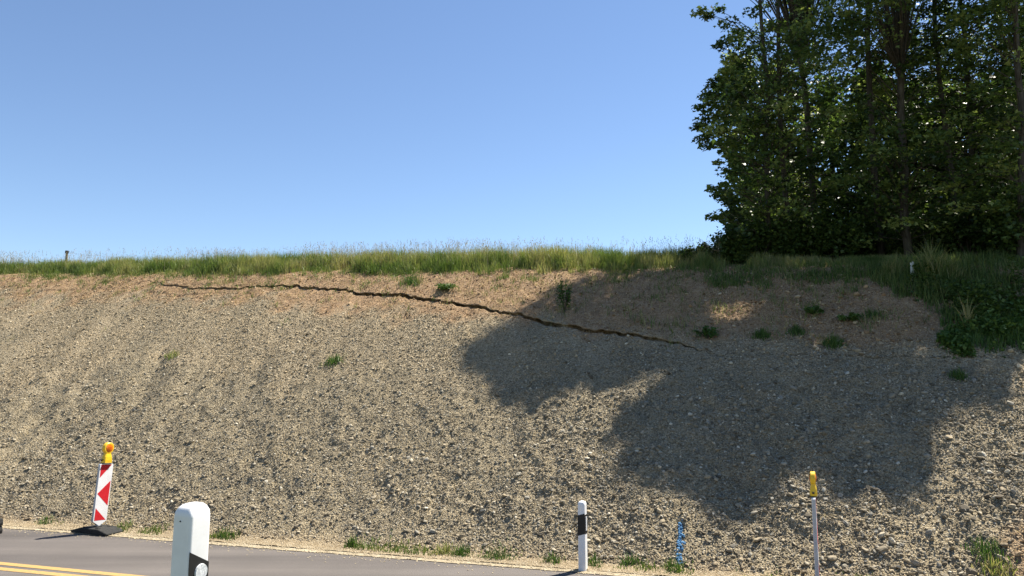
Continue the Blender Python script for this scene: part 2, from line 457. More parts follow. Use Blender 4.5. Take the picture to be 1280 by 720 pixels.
# ------------------------------------------------------------------ stones
def visible(u, v, m=60):
    x, y = uv2xy(u, v); px, py, d = project(x, y, H(u, v))
    return (px > -m) & (px < 1280 + m) & (py < 720 + m) & (d > 0)
def gravel(name, n, smin, smax, power, seed, sunk=.25, soil_keep=.35, subdiv=1):
    r = np.random.default_rng(seed)
    u = r.uniform(-27, 8, n); v = r.uniform(V_TOE - .02, 19.8, n)
    k = visible(u, v) & (v < v_crest(u) - .05)
    k &= ~near_crack(u, v)
    k &= r.random(n) < (1 - (1 - soil_keep) * np.clip(SOIL(u, v), 0, 1))
    # stones lie in drifts, thinner where earth shows
    dens = fbm((u + .35 * (v - 13)) * .9, v * .4, 70, 4)
    k &= r.random(n) < np.clip(.72 + (dens - .45) * 2.4, .4, 1)
    u, v = u[k], v[k]; m = len(u)
    s = smin * (1 - r.random(m) * (1 - (smin / smax) ** power)) ** (-1 / power)
    s *= .85 + .12 * (1 - sstep(11.5, 14.0, v)) + .38 * sstep(-7, 3, u)
    x, y = uv2xy(u, v); z = H(u, v)
    P = np.stack([x, y, z + s * (.5 - sunk) * .8], -1)
    me = bpy.data.meshes.new(name); me.vertices.add(m); me.vertices.foreach_set('co', P.astype(np.float32).ravel())
    sc = np.stack([s * r.uniform(.8, 1.3, m), s * r.uniform(.7, 1.1, m), s * r.uniform(.4, .7, m)], -1)
    a = me.attributes.new('scl', 'FLOAT_VECTOR', 'POINT'); a.data.foreach_set('vector', sc.astype(np.float32).ravel())
    ro = np.stack([r.normal(.35, .45, m), r.normal(0, .45, m), r.uniform(0, 6.28, m)], -1)
    a = me.attributes.new('rot', 'FLOAT_VECTOR', 'POINT'); a.data.foreach_set('vector', ro.astype(np.float32).ravel())
    set_attr(me, 'zone', np.clip(SOIL(u, v) * .9, 0, 1)); set_attr(me, 'tan', tan_zone(u, v) * .8 + .2 * r.random(m))
    a = me.attributes.new('pick', 'INT', 'POINT'); a.data.foreach_set('value', r.integers(0, 6, m).astype(np.int32))
    o = link(name, me, M_STONE)
    ng = bpy.data.node_groups.new(name, 'GeometryNodeTree')
    ng.interface.new_socket('Geometry', in_out='INPUT', socket_type='NodeSocketGeometry')
    ng.interface.new_socket('Geometry', in_out='OUTPUT', socket_type='NodeSocketGeometry')
    N, L = ng.nodes, ng.links
    gi = N.new('NodeGroupInput'); go = N.new('NodeGroupOutput')
    join = N.new('GeometryNodeGeometryToInstance')
    for q in range(6):
        ico = N.new('GeometryNodeMeshIcoSphere'); ico.inputs['Radius'].default_value = .5; ico.inputs['Subdivisions'].default_value = subdiv + 1
        sp = N.new('GeometryNodeSetPosition'); pos = N.new('GeometryNodeInputPosition')
        nt = N.new('ShaderNodeTexNoise'); nt.noise_dimensions = '4D'; nt.inputs['Scale'].default_value = 1.4; nt.inputs['Detail'].default_value = 1; nt.inputs['W'].default_value = q * 7.3
        L.new(pos.outputs[0], nt.inputs['Vector'])
        sub = N.new('ShaderNodeVectorMath'); sub.operation = 'SUBTRACT'; L.new(nt.outputs['Color'], sub.inputs[0]); sub.inputs[1].default_value = (.5, .5, .5)
        scn = N.new('ShaderNodeVectorMath'); scn.operation = 'SCALE'; L.new(sub.outputs[0], scn.inputs[0]); scn.inputs['Scale'].default_value = .95
        L.new(scn.outputs[0], sp.inputs['Offset']); L.new(ico.outputs[0], sp.inputs['Geometry'])
        smt = N.new('GeometryNodeSetMaterial'); smt.inputs['Material'].default_value = M_STONE
        L.new(sp.outputs[0], smt.inputs['Geometry']); L.new(smt.outputs[0], join.inputs[0])
    iop = N.new('GeometryNodeInstanceOnPoints'); L.new(gi.outputs[0], iop.inputs['Points'])
    L.new(join.outputs[0], iop.inputs['Instance']); iop.inputs['Pick Instance'].default_value = True
    def named(nm, t):
        a = N.new('GeometryNodeInputNamedAttribute'); a.data_type = t; a.inputs['Name'].default_value = nm; return a.outputs['Attribute']
    L.new(named('pick', 'INT'), iop.inputs['Instance Index'])
    L.new(named('scl', 'FLOAT_VECTOR'), iop.inputs['Scale'])
    e2r = N.new('FunctionNodeEulerToRotation'); L.new(named('rot', 'FLOAT_VECTOR'), e2r.inputs[0]); L.new(e2r.outputs[0], iop.inputs['Rotation'])
    L.new(iop.outputs[0], go.inputs[0])
    md = o.modifiers.new('scatter', 'NODES'); md.node_group = ng
    tag(o, kind='stuff', label='loose grey and tan gravel covering the cut slope' if smax > .08 else 'fine tan grit between the stones of the slope', cat='gravel')
    return o
gravel('gravel', 430000, .015, .085, 3.0, 11)
gravel('grit', 560000, .009, .022, 2.0, 12, soil_keep=.5, subdiv=0)

def spilled():
    r = np.random.default_rng(77); n = 5200
    u = r.uniform(-13, 3.5, n); v = V_EDGE + .2 - np.abs(r.normal(0, .22, n)); s_ = r.uniform(.008, .028, n)
    x, y = uv2xy(u, v); z = np.where(v < V_EDGE - .1, .0, .012) + s_ * .2
    c = np.stack([x, y, z], -1); az = r.uniform(0, 6.28, n); A = np.stack([np.cos(az), np.sin(az), az * 0], -1) * s_[:, None] * .6; B = np.stack([-np.sin(az), np.cos(az), az * 0], -1) * s_[:, None] * .45; Z = np.stack([az * 0, az * 0, s_ * .35], -1)
    V = np.stack([c + A, c + B, c - A, c - B, c + Z], 1).reshape(-1, 3); i = np.arange(n)[:, None] * 5
    me = np_mesh('spilled_grit', V, np.concatenate([i + [0, 1, 4], i + [1, 2, 4], i + [2, 3, 4], i + [3, 0, 4]]))
    tag(link('spilled_grit', me, M_SAND), 'small stones spilled from the slope onto the edge of the road', 'gravel', kind='stuff')
spilled()
def stone_mesh(seed):
    bm = bmesh.new(); bmesh.ops.create_icosphere(bm, subdivisions=2, radius=.5)
    r = random.Random(seed); ph = [r.uniform(0, 6) for _ in range(6)]
    for v in bm.verts:
        c = v.co; k = 1 + .16 * math.sin(3.1 * c.x + ph[0]) * math.sin(4 * c.y + ph[1]) + .14 * math.sin(6 * c.z + ph[2] + 3 * c.x) + r.uniform(-.05, .05)
        v.co = c * k
        for ax in range(3):
            lim = .36 + .05 * math.sin(ph[3 + ax]); v.co[ax] = max(-lim, min(lim, v.co[ax]))
    me = bpy.data.meshes.new('stone'); bm.to_mesh(me); bm.free(); me.materials.append(M_STONE); return me
stone_meshes = [stone_mesh(k) for k in range(8)]
named_stones = [(958, 601, .20), (1136, 602, .0), (885, 600, .15), (992, 486, .16), (645, 598, .13), (556, 553, .14), (604, 632, .15), (1206, 641, .22),
                (1158, 640, .14), (1180, 642, .13), (738, 581, .11), (725, 608, .10), (748, 592, .10), (420, 497, .10), (150, 503, .15), (112, 484, .11),
                (492, 607, .12), (530, 566, .10), (898, 594, .12), (895, 600, .16), (916, 613, .11), (1250, 700, .2), (1215, 715, .2), (940, 663, .13),
                (1103, 692, .2), (1082, 690, .12), (366, 568, .1), (637, 624, .13), (590, 484, .12), (565, 490, .1), (815, 566, .1), (1085, 553, .13), (1010, 545, .13), (1170, 604, .12)]
rr = random.Random(3)
while len(named_stones) < 150:
    px, py = rr.uniform(5, 1275), rr.uniform(450, 712)
    if py < 660 + px * .08 - 14 and rr.random() < (.25 + .75 * px / 1280): named_stones.append((px, py, rr.uniform(.07, .12)))
for px, py, s in named_stones:
    if s <= 0: continue
    s *= .72
    p = at_px(px, py)
    o = bpy.data.objects.new('stone', rr.choice(stone_meshes)); C.objects.link(o); o.parent = slope
    o.location = p + Vector((0, 0, s * .12)); o.scale = (s * rr.uniform(.95, 1.4), s * rr.uniform(.75, 1.05), s * rr.uniform(.5, .75))
    o.rotation_euler = (rr.uniform(0, .7), rr.uniform(-.4, .4), rr.uniform(0, 6.28))

# ------------------------------------------------------------------ grass
M_GRASS = foliage('grass_blades', [(0, (.035, .065, .012)), (.3, (.085, .14, .028)), (.55, (.155, .21, .055)), (.75, (.29, .29, .11)), (1, (.48, .40, .22))], .4)
M_WEED = foliage('weed_leaves', [(0, (.025, .06, .012)), (.5, (.06, .125, .025)), (1, (.14, .21, .05))], .35)
M_STRAW = foliage('dry_straw', [(0, (.22, .15, .07)), (.5, (.42, .31, .16)), (1, (.62, .50, .30))], .25)
M_SEED = foliage('seed_heads', [(0, (.24, .19, .13)), (.6, (.42, .34, .24)), (1, (.62, .54, .42))], .3)
def blades(u, v, h, wd, tint, lean=.35, r=rng, z=None, droop=1.0):
    """many blades at once: tapered, bent, 3 triangles each"""
    n = len(u); x, y = uv2xy(u, v); z = H(u, v) - .01 if z is None else z
    B = np.stack([x, y, z], -1)
    az = r.uniform(0, 2 * np.pi, n); le = np.abs(r.normal(0, lean, n)); bx = np.cos(az) * le * h; by = np.sin(az) * le * h
    fa = r.uniform(0, np.pi, n); wx, wy = np.cos(fa) * wd / 2, np.sin(fa) * wd / 2; zz = np.zeros(n)
    W = np.stack([wx, wy, zz], -1)
    M = B + np.stack([bx * .35, by * .35, h * .55], -1); T = B + np.stack([bx * 1.0 * droop, by * 1.0 * droop, h * np.sqrt(np.clip(1 - le * .5, .2, 1))], -1)
    V = np.stack([B - W, B + W, M - W * .8, M + W * .8, T], 1).reshape(-1, 3)
    i = np.arange(n)[:, None] * 5
    Tt = np.concatenate([i + [0, 1, 3], i + [0, 3, 2], i + [2, 3, 4]])
    return V, Tt, np.repeat(tint, 5)
def grass_obj(name, parts, mat, label, cat='grass'):
    a = Acc()
    for V, T, t in parts: a.add(V, T, a=t)
    o = a.obj(name, mat); return tag(o, label, cat, kind='stuff')
def scat(n, u0, u1, f0, f1, r=rng):
    u = r.uniform(u0, u1, n); f = r.uniform(0, 1, n); v = v_crest(u) + f0 + (f1 - f0) * f; return u, v
# dense band along the crest
u, v = scat(150000, -30, 9.5, -.45, 1.7)
edge = (v - v_crest(u)) + .9 * (fbm(u * .9, u * 0, 80, 3) - .5) + 1.5 * (fbm(u * 3, v * 3, 85, 3) - .5)
k = (rng.random(len(u)) < sstep(-.55, .75, edge)) & visible(u, v)
k &= fbm(u * 2.2, v * 2.2, 88) > .34
u, v, edge = u[k], v[k], edge[k]
hh = (.11 + .43 * sstep(-.4, .8, edge)) * (.55 + .75 * fbm(u * .8, v * .8, 81)) * rng.uniform(.6, 1.25, len(u))
hh = hh * (1 - .5 * sstep(-2.5, 1.5, u))
tn = np.clip(.16 + 1.0 * fbm(u * 1.6, v * 1.6, 82) + .25 * (rng.random(len(u)) - .5) + .18 * (rng.random(len(u)) > .85), 0, 1) * .85
tn = tn + .12 * sstep(.5, 1.4, v - v_crest(u))
print('grass', len(u))
parts = [blades(u, v, hh, rng.uniform(.008, .018, len(u)), np.clip(tn, 0, 1))]
grass_obj('tall_grass', parts, M_GRASS, 'tall green meadow grass along the top edge of the slope')
# pale flowering stems above the band
n = 5000
u, v = scat(n, -30, -.2, .1, 2.2); k = visible(u, v) & (rng.random(n) < .25 + .75 * sstep(.42, .62, fbm(u * .5, u * 0, 83, 2))); u, v = u[k], v[k]; n = len(u)
h = rng.uniform(.5, .85, n) * (.8 + .4 * fbm(u * .7, v * .7, 84)); 
V1_, T1_, a1_ = blades(u, v, h, np.full(n, .0035), np.clip(rng.random(n), 0, 1), .12)
tips = V1_.reshape(n, 5, 3)[:, 4]
hp = []
for q in range(5):
    L_ = rng.uniform(.03, .06, n); c = tips - np.stack([rng.normal(0, .018, n), rng.normal(0, .018, n), L_ * q * .75], -1)
    dx = rng.uniform(.004, .008, n); az = rng.uniform(0, 3.14, n); sdv = np.stack([np.cos(az) * dx, np.sin(az) * dx, dx * 0], -1)
    upv = np.stack([dx * 0, dx * 0, L_ * .5], -1)
    V = np.stack([c - upv, c + sdv, c + upv, c - sdv], 1).reshape(-1, 3); i = np.arange(n)[:, None] * 4
    hp.append((V, np.concatenate([i + [0, 1, 2], i + [0, 2, 3]]), np.repeat(rng.random(n), 4)))
grass_obj('seeding_grass', [(V1_, T1_, a1_)] + hp, M_SEED, 'pale feathery grass seed heads standing above the crest against the sky')
# short sparse greens and dry straw over the reddish top soil
def tufts(n, cond, hr, wr, per, spread, tint, lean=.6, seed=5, ):
    r = np.random.default_rng(seed)
    u = r.uniform(-29, 9, n); v = r.uniform(11, 19.6, n)
    k = visible(u, v) & (v < v_crest(u) + .2) & cond(u, v, r); u, v = u[k], v[k]
    U = np.repeat(u, per) + r.normal(0, spread, len(u) * per); V = np.repeat(v, per) + r.normal(0, spread, len(u) * per)
    hs = np.repeat(r.uniform(.6, 1.3, len(u)), per) * r.uniform(*hr, len(U))
    return blades(U, V, hs, r.uniform(*wr, len(U)), np.clip(r.uniform(*tint, len(U)), 0, 1), lean, r)
pt = []
pt.append(tufts(9000, lambda u, v, r: r.random(len(u)) < (v > v_crest(u) - 1.9) * SOIL(u, v) * sstep(.48, .64, fbm(u * 1.4, v * 1.4, 90)) * (.25 + .75 * sstep(-1.6, -.2, v - v_crest(u))), (.06, .16), (.008, .016), 12, .06, (.15, .65), seed=6))
pt.append(tufts(26000, lambda u, v, r: r.random(len(u)) < .55 * np.exp(-np.clip(v_crest(u) - v, 0, 9) / .55) * sstep(.36, .6, fbm(u * 1.8, v * 1.8, 97)), (.06, .22), (.007, .014), 7, .07, (.2, .85), seed=18))
pt.append(tufts(5000, lambda u, v, r: r.random(len(u)) < .5 * sstep(-4.5, -2, u) * np.exp(-np.clip(v_crest(u) - v, 0, 9) / 1.0) * sstep(.36, .6, fbm(u * 1.5, v * 1.5, 98)), (.06, .28), (.007, .014), 12, .09, (.1, .75), seed=19))
pt.append(tufts(9000, lambda u, v, r: r.random(len(u)) < .6 * SOIL(u, v) * (v > v_crest(u) - 3.2) * sstep(-5.5, -3, u) * sstep(.42, .62, fbm(u * 1.9, v * 1.9, 131)), (.06, .24), (.008, .016), 14, .11, (.2, .95), .8, seed=29))
pt.append(tufts(1500, lambda u, v, r: r.random(len(u)) < (v > v_crest(u) - 1.9) * SOIL(u, v) * .25, (.05, .14), (.008, .015), 9, .05, (.2, .7), seed=8))
grass_obj('low_grass', pt, M_GRASS, 'short patchy green grass on the brown soil below the crest')
pt = [tufts(26000, lambda u, v, r: r.random(len(u)) < SOIL(u, v) * .7 * sstep(.36, .56, fbm(u * 1.1, v * 1.1, 91)), (.03, .09), (.005, .010), 5, .05, (0, 1), 1.6, seed=7),
      tufts(9000, lambda u, v, r: r.random(len(u)) < (1 - SOIL(u, v)) * .35 * sstep(.48, .6, fbm(u * .8, v * .8, 92)), (.03, .08), (.004, .008), 4, .06, (0, 1), 1.6, seed=9)]
grass_obj('dry_straw', pt, M_STRAW, 'dry pale straw strewn over the upper slope', 'straw')
# verge greens at the toe
r = np.random.default_rng(21)
u = r.uniform(-14, 4, 26000); v = r.uniform(V_EDGE + .12, V_TOE + .35, 26000)
cl = fbm(u * 1.5, u * 0, 93, 4); k = visible(u, v) & (r.random(len(u)) < sstep(.55, .72, cl + .05 * sstep(-9, -4, u)) * .75 * np.exp(-((v - 10.30) / .16) ** 2)); u, v = u[k], v[k]
p1 = blades(u, v, r.uniform(.02, .085, len(u)) * (.5 + .8 * sstep(.5, .7, cl[k])), r.uniform(.008, .018, len(u)), np.clip(r.uniform(.05, .7, len(u)), 0, 1), .5, r)
grass_obj('verge_weeds', [p1], M_GRASS, 'low weeds growing between the road edge and the toe of the slope')

# ------------------------------------------------------------------ leafy plants
def leaves(cent, size, tint, r, flat=.55, shape=0):
    """pointed leaves (6 verts, 4 triangles each) around given centres"""
    n = len(cent)
    az = r.uniform(0, 2 * np.pi, n); ti = r.normal(0, flat, n); ro = r.normal(0, flat, n)
    f = np.stack([np.cos(az) * np.cos(ti), np.sin(az) * np.cos(ti), np.sin(ti) - .25], -1); f /= np.linalg.norm(f, axis=1)[:, None]
    s = np.cross(f, np.array([0, 0, 1.0])); s /= np.linalg.norm(s, axis=1)[:, None] + 1e-9
    up = np.cross(s, f); s2 = s * np.cos(ro)[:, None] + up * np.sin(ro)[:, None]; up2 = np.cross(s2, f)
    L_ = size[:, None]
    a = cent - f * L_ * .5; b = cent + f * L_ * .55
    m1 = cent - f * L_ * .1 + s2 * L_ * .42 + up2 * L_ * .10; m2 = cent - f * L_ * .1 - s2 * L_ * .42 + up2 * L_ * .10
    V = np.stack([a, m1, b, m2], 1).reshape(-1, 3); i = np.arange(n)[:, None] * 4
    T = np.concatenate([i + [0, 1, 2], i + [0, 2, 3]])
    return V, T, np.repeat(tint, 4)
def lobed(cent, size, tint, r, flat=.5):
    """five-lobed maple-like leaf: centre + 10 rim points would be heavy, so three crossed pointed lobes"""
    out = []
    n = len(cent); az = r.uniform(0, 2 * np.pi, n); ti = r.normal(-.25, flat, n); ro = r.normal(0, flat, n)
    f = np.stack([np.cos(az) * np.cos(ti), np.sin(az) * np.cos(ti), np.sin(ti)], -1)
    s = np.cross(f, np.array([0, 0, 1.0])); s /= np.linalg.norm(s, axis=1)[:, None] + 1e-9
    up = np.cross(s, f); s2 = s * np.cos(ro)[:, None] + up * np.sin(ro)[:, None]
    L_ = size[:, None]
    base = cent - f * L_ * .35
    P = [base, base + (s2 * .55 + f * .25) * L_, cent + (s2 * .16 + f * .12) * L_, cent + f * .6 * L_, cent + (-s2 * .16 + f * .12) * L_, base + (-s2 * .55 + f * .25) * L_]
    V = np.stack(P, 1).reshape(-1, 3); i = np.arange(n)[:, None] * 6
    T = np.concatenate([i + [0, 1, 2], i + [0, 2, 3], i + [0, 3, 4], i + [0, 4, 5]])
    return V, T, np.repeat(tint, 6)
M_LEAF = foliage('maple_leaves', [(0, (.025, .045, .013)), (.4, (.07, .115, .03)), (.75, (.16, .22, .06)), (1, (.32, .37, .12))], .42, .45)
M_BARK, N_, L_k, b_ = new_mat('bark', .95, None, .1)
co_ = coords(N_)
mp_ = N_.new('ShaderNodeMapping'); mp_.inputs['Scale'].default_value = (9, 9, 1.6); L_k.new(co_, mp_.inputs[0])
nz_ = noise(N_, L_k, 2.2, 6, mp_.outputs[0], .65)
L_k.new(ramp(N_, L_k, nz_, [(.3, (.035, .028, .02)), (.6, (.095, .08, .06)), (.8, (.15, .13, .10))]), b_.inputs['Base Color']); bump(N_, L_k, b_, nz_, .9, .03)

left_y = [-900, -260, -120, -60, -15, 5, 18, 40, 65, 85, 105, 130, 160, 185, 198, 206, 222, 236, 250, 260, 272, 286, 300, 320, 345]
left_x = [880, 872, 868, 875, 892, 890, 872, 902, 900, 900, 884, 873, 868, 884, 905, 906, 902, 888, 890, 908, 890, 903, 912, 908, 900]
SH_ = ([(770,325),(730,340),(705,345),(668,358),(655,378),(620,392),(596,402),(572,430),(568,447),(588,465),(615,488),(648,498),(700,487),(760,480),(806,470),(840,461),
      (846,470),(806,490),(768,518),(757,538),(790,548),(776,580),(795,610),(832,600),(868,626),(908,637),(960,627),(974,600),(1000,578),(1030,584),(1040,622),
      (1062,622),(1082,594),(1108,600),(1130,618),(1154,612),(1162,582),(1150,552),(1176,520),(1192,500),(1230,495),(1264,512),(1272,480),(1236,458),(1210,446),(1290,434),(1500,430),(1500,320)])
SH = np.array(SH_, float)
def in_poly(px, py, P):
    ins = np.zeros(len(px), bool); n = len(P); j = n - 1
    for i in range(n):
        xi, yi = P[i]; xj, yj = P[j]
        c = ((yi > py) != (yj > py)) & (px < (xj - xi) * (py - yi) / (yj - yi + 1e-12) + xi); ins ^= c; j = i
    return ins
def shadow_ok(P, m=9):
    """where the sunbeam through each point lands on the slope; keep it inside the traced shade"""
    S_ = np.array(SUN); u, v = xy2uv(P[:, 0], P[:, 1]); su, sv = xy2uv(S_[0], S_[1])
    t = (P[:, 2] - SLOPE * (v - V_TOE)) / (S_[2] - SLOPE * sv)
    landed = P - S_ * t[:, None]
    px, py, d = project(landed[:, 0], landed[:, 1], landed[:, 2])
    px = np.nan_to_num(px, nan=0); py = np.nan_to_num(py, nan=0)
    u, v = xy2uv(landed[:, 0], landed[:, 1])
    n1 = fbm(px / 26, py / 20, 140, 3) - .5; n2 = fbm(px / 26 + 40, py / 20 + 9, 141, 3) - .5
    px = px + 34 * n1; py = py + 24 * n2
    hid = (v > v_crest(u) + .4) | ((px > 1330) & (py < 460))
    ok = np.ones(len(P), bool)
    for dx, dy in ((0, 0), (m, 0), (-m, 0), (0, m * .8), (0, -m * .8)): ok &= in_poly(px + dx, py + dy, SH)
    # three sun flecks
    for fx, fy, rx, ry in ((996, 429, 30, 13), (930, 386, 18, 8), (1150, 440, 14, 6), (962, 505, 13, 6), (905, 400, 12, 5), (1195, 462, 9, 4), (1222, 478, 12, 5), (1250, 470, 9, 4), (1180, 488, 7, 5), (1236, 497, 8, 4), (955, 600, 8, 4), (1010, 607, 9, 6), (1105, 560, 8, 5), (860, 530, 8, 4), (690, 468, 10, 4), (1082, 500, 7, 3), (905, 575, 8, 4), (1130, 470, 7, 3)): ok &= (((px - fx) / (rx * 1.7)) ** 2 + ((py - fy) / (ry * 1.9)) ** 2 > 1)
    ok &= (fbm(px / 15, py / 8, 143, 2) < .655)
    return ok | hid
def canopy_ok(P, m=10):
    px, py, d = project(P[:, 0], P[:, 1], P[:, 2])
    return px - m > np.interp(py, left_y, left_x)
def vn3(P, s, seed):  # cheap 3-D noise
    return (vnoise(P[:, 0] / s, P[:, 1] / s + P[:, 2] * .37 / s, seed) + vnoise(P[:, 1] / s + 31, P[:, 2] / s, seed + 1) + vnoise(P[:, 0] / s + 11, P[:, 2] / s + 3, seed + 2)) / 3

def from_px_(px, py, Y):
    d = ray(px, py); t = Y / d[1]; return d[0] * t, d[1] * t, CAMZ + d[2] * t
def ground_at(x, y):
    u, v = xy2uv(x, y)
    return float(z_base(np.array([u]), np.array([min(v, V1)]))[0])
# trunk foot pixel-column, distance, height, radius
TREES = [ # x px, Y distance, height, radius, crown spread, label, lean
 (962, 18.6, 13.5, .085, 2.4, 'slim maple at the left edge of the stand, its twigs reaching out over the sky', (.0, .02)),
 (990, 18.8, 14.5, .10, 2.2, 'slender leaning maple second from the left end of the stand', (-.012, .0)),
 (1022, 20.2, 15.5, .13, 2.3, 'straight dark trunked tree between the two slim left maples and the twin trunks', (.02, .0)),
 (1104, 19.0, 15.5, .12, 2.4, 'left one of the two close dark trunks in the middle of the stand', (.01, -.01)),
 (1138, 17.6, 15.0, .14, 2.3, 'right and thicker one of the two close dark trunks in the middle of the stand', (.0, -.01)),
 (1196, 18.8, 15.5, .10, 2.3, 'thin upright tree right of the middle of the stand, with sky showing round its stem', (.0, .0)),
 (1222, 21.0, 15.5, .11, 2.4, 'thin tree further back, just right of the stem that has sky round it', (.01, .0)),
 (1277, 15.9, 13.0, .11, 2.3, 'nearest maple with a pale bare trunk at the right edge of the picture', (-.02, .02)),
 (1345, 16.5, 14.0, .15, 2.6, 'maple just outside the right edge whose boughs hang into the picture', (.0, .0)),
 (1440, 17.5, 14.5, .15, 2.6, 'broad maple farthest right, beyond the edge of the picture', (.0, .0)),
]
TREES = [(a, b, c * 1.12, d, e, f, g_) for a, b, c, d, e, f, g_ in TREES]
bases = []
for t in TREES:
    x = (t[0] - 640) / 924 * (t[1] * math.cos(PITCH) + 0.3); bases.append((x, t[1], ground_at(x, t[1])))
rt = np.random.default_rng(33)
NC = 30000
cand = np.stack([rt.uniform(3.0, 19.5, NC), rt.uniform(12.6, 24.5, NC), rt.uniform(4.2, 21, NC)], -1)
# points reached by going up the sunbeam from the shaded ground
sg = [(px, py) for px in range(570, 1500, 14) for py in range(330, 640, 9)]
sg = [p for p, q in zip(sg, in_poly(np.array([p[0] for p in sg], float), np.array([p[1] for p in sg], float), SH)) if q]
sp = np.array([(lambda q: (*uv2xy(*q), float(z_base(np.array([q[0]]), np.array([q[1]]))[0])))(hit(*p)) for p in sg])
sp = np.repeat(sp, 40, 0) + rt.normal(0, .10, (len(sp) * 40, 3))
cand = np.concatenate([cand, sp + np.array(SUN) * rt.uniform(1.5, 21, len(sp))[:, None]])
cu, cv = xy2uv(cand[:, 0], cand[:, 1])
gz = z_base(cu, np.minimum(cv, V1))
hgt = cand[:, 2] - gz
k = (hgt > .5) & (cv > v_crest(cu) - 1.3 + .0 * hgt) & (cv > v_crest(cu) - .1 - .16 * hgt)
cand = cand[k]; hgt = hgt[k]
# nearest tree (weighted), must be within its crown spread
D = np.stack([np.hypot(cand[:, 0] - b[0] - t[6][0] * hgt, cand[:, 1] - b[1] - t[6][1] * hgt) / t[4] for b, t in zip(bases, TREES)], 1)
own = D.argmin(1); dn = D.min(1)
top = np.array([b[2] + t[2] for b, t in zip(bases, TREES)])[own]
hfr = hgt / np.array([t[2] for t in TREES])[own]
prof = np.where(hfr < .12, .45, np.where(hfr < .8, 1.0, 1.0 - .6 * (hfr - .8) / .2))
k = (dn < prof * 1.15) & (cand[:, 2] < top)
cand, hgt, own, dn = cand[k], hgt[k], own[k], dn[k]
k = canopy_ok(cand, 9) & shadow_ok(cand, 7)
cand, hgt, own, dn = cand[k], hgt[k], own[k], dn[k]
cpx, cpy, _ = project(cand[:, 0], cand[:, 1], cand[:, 2])
k = vn3(cand, 1.3, 300) > np.where(cpy > -20, np.where(cpy > 215, .38, .46), .30)
cand, hgt, own, dn = cand[k], hgt[k], own[k], dn[k]
print('clump candidates', len(cand))
# poisson-like thinning
keep = []; cell = {}
for i, p in enumerate(cand):
    key = tuple((p // .54).astype(int))
    if any((key[0] + a, key[1] + b, key[2] + c) in cell and np.linalg.norm(cand[cell[(key[0] + a, key[1] + b, key[2] + c)]] - p) < .54
           for a in (-1, 0, 1) for b in (-1, 0, 1) for c in (-1, 0, 1)): continue
    cell[key] = i; keep.append(i)
keep = np.array(keep); cand, hgt, own = cand[keep], hgt[keep], own[keep]
tips = [(874,14,.2),(884,20,.22),(897,12,.22),(910,30,.3),(908,52,.28),(899,58,.2),(914,75,.3),(905,92,.25),(893,104,.24),(886,118,.26),(878,134,.26),(884,148,.3),(872,158,.22),(877,174,.2),
        (884,184,.2),(896,165,.3),(905,140,.35),(898,203,.16),(910,214,.28),(890,236,.18),(900,244,.24),(890,272,.18),(902,268,.24),(912,252,.26),(914,290,.3),(908,306,.26),(918,180,.3),(922,120,.35),(925,60,.35)]
tp = []
for q, (px, py, rd) in enumerate(tips):
    Yt = 18.1 + .5 * math.sin(q * 2.3); tp.append(from_px_(px, py, Yt))
NT = len(tips); tipr = np.array([t_[2] for t_ in tips])
RAD = np.concatenate([rt.uniform(.28, .52, len(cand)), tipr]); ISTIP = np.concatenate([np.zeros(len(cand), bool), np.ones(NT, bool)])
cand = np.concatenate([cand, np.array(tp)]); own = np.concatenate([own, np.zeros(NT, int)])
print('clumps', len(cand))
PER = 105
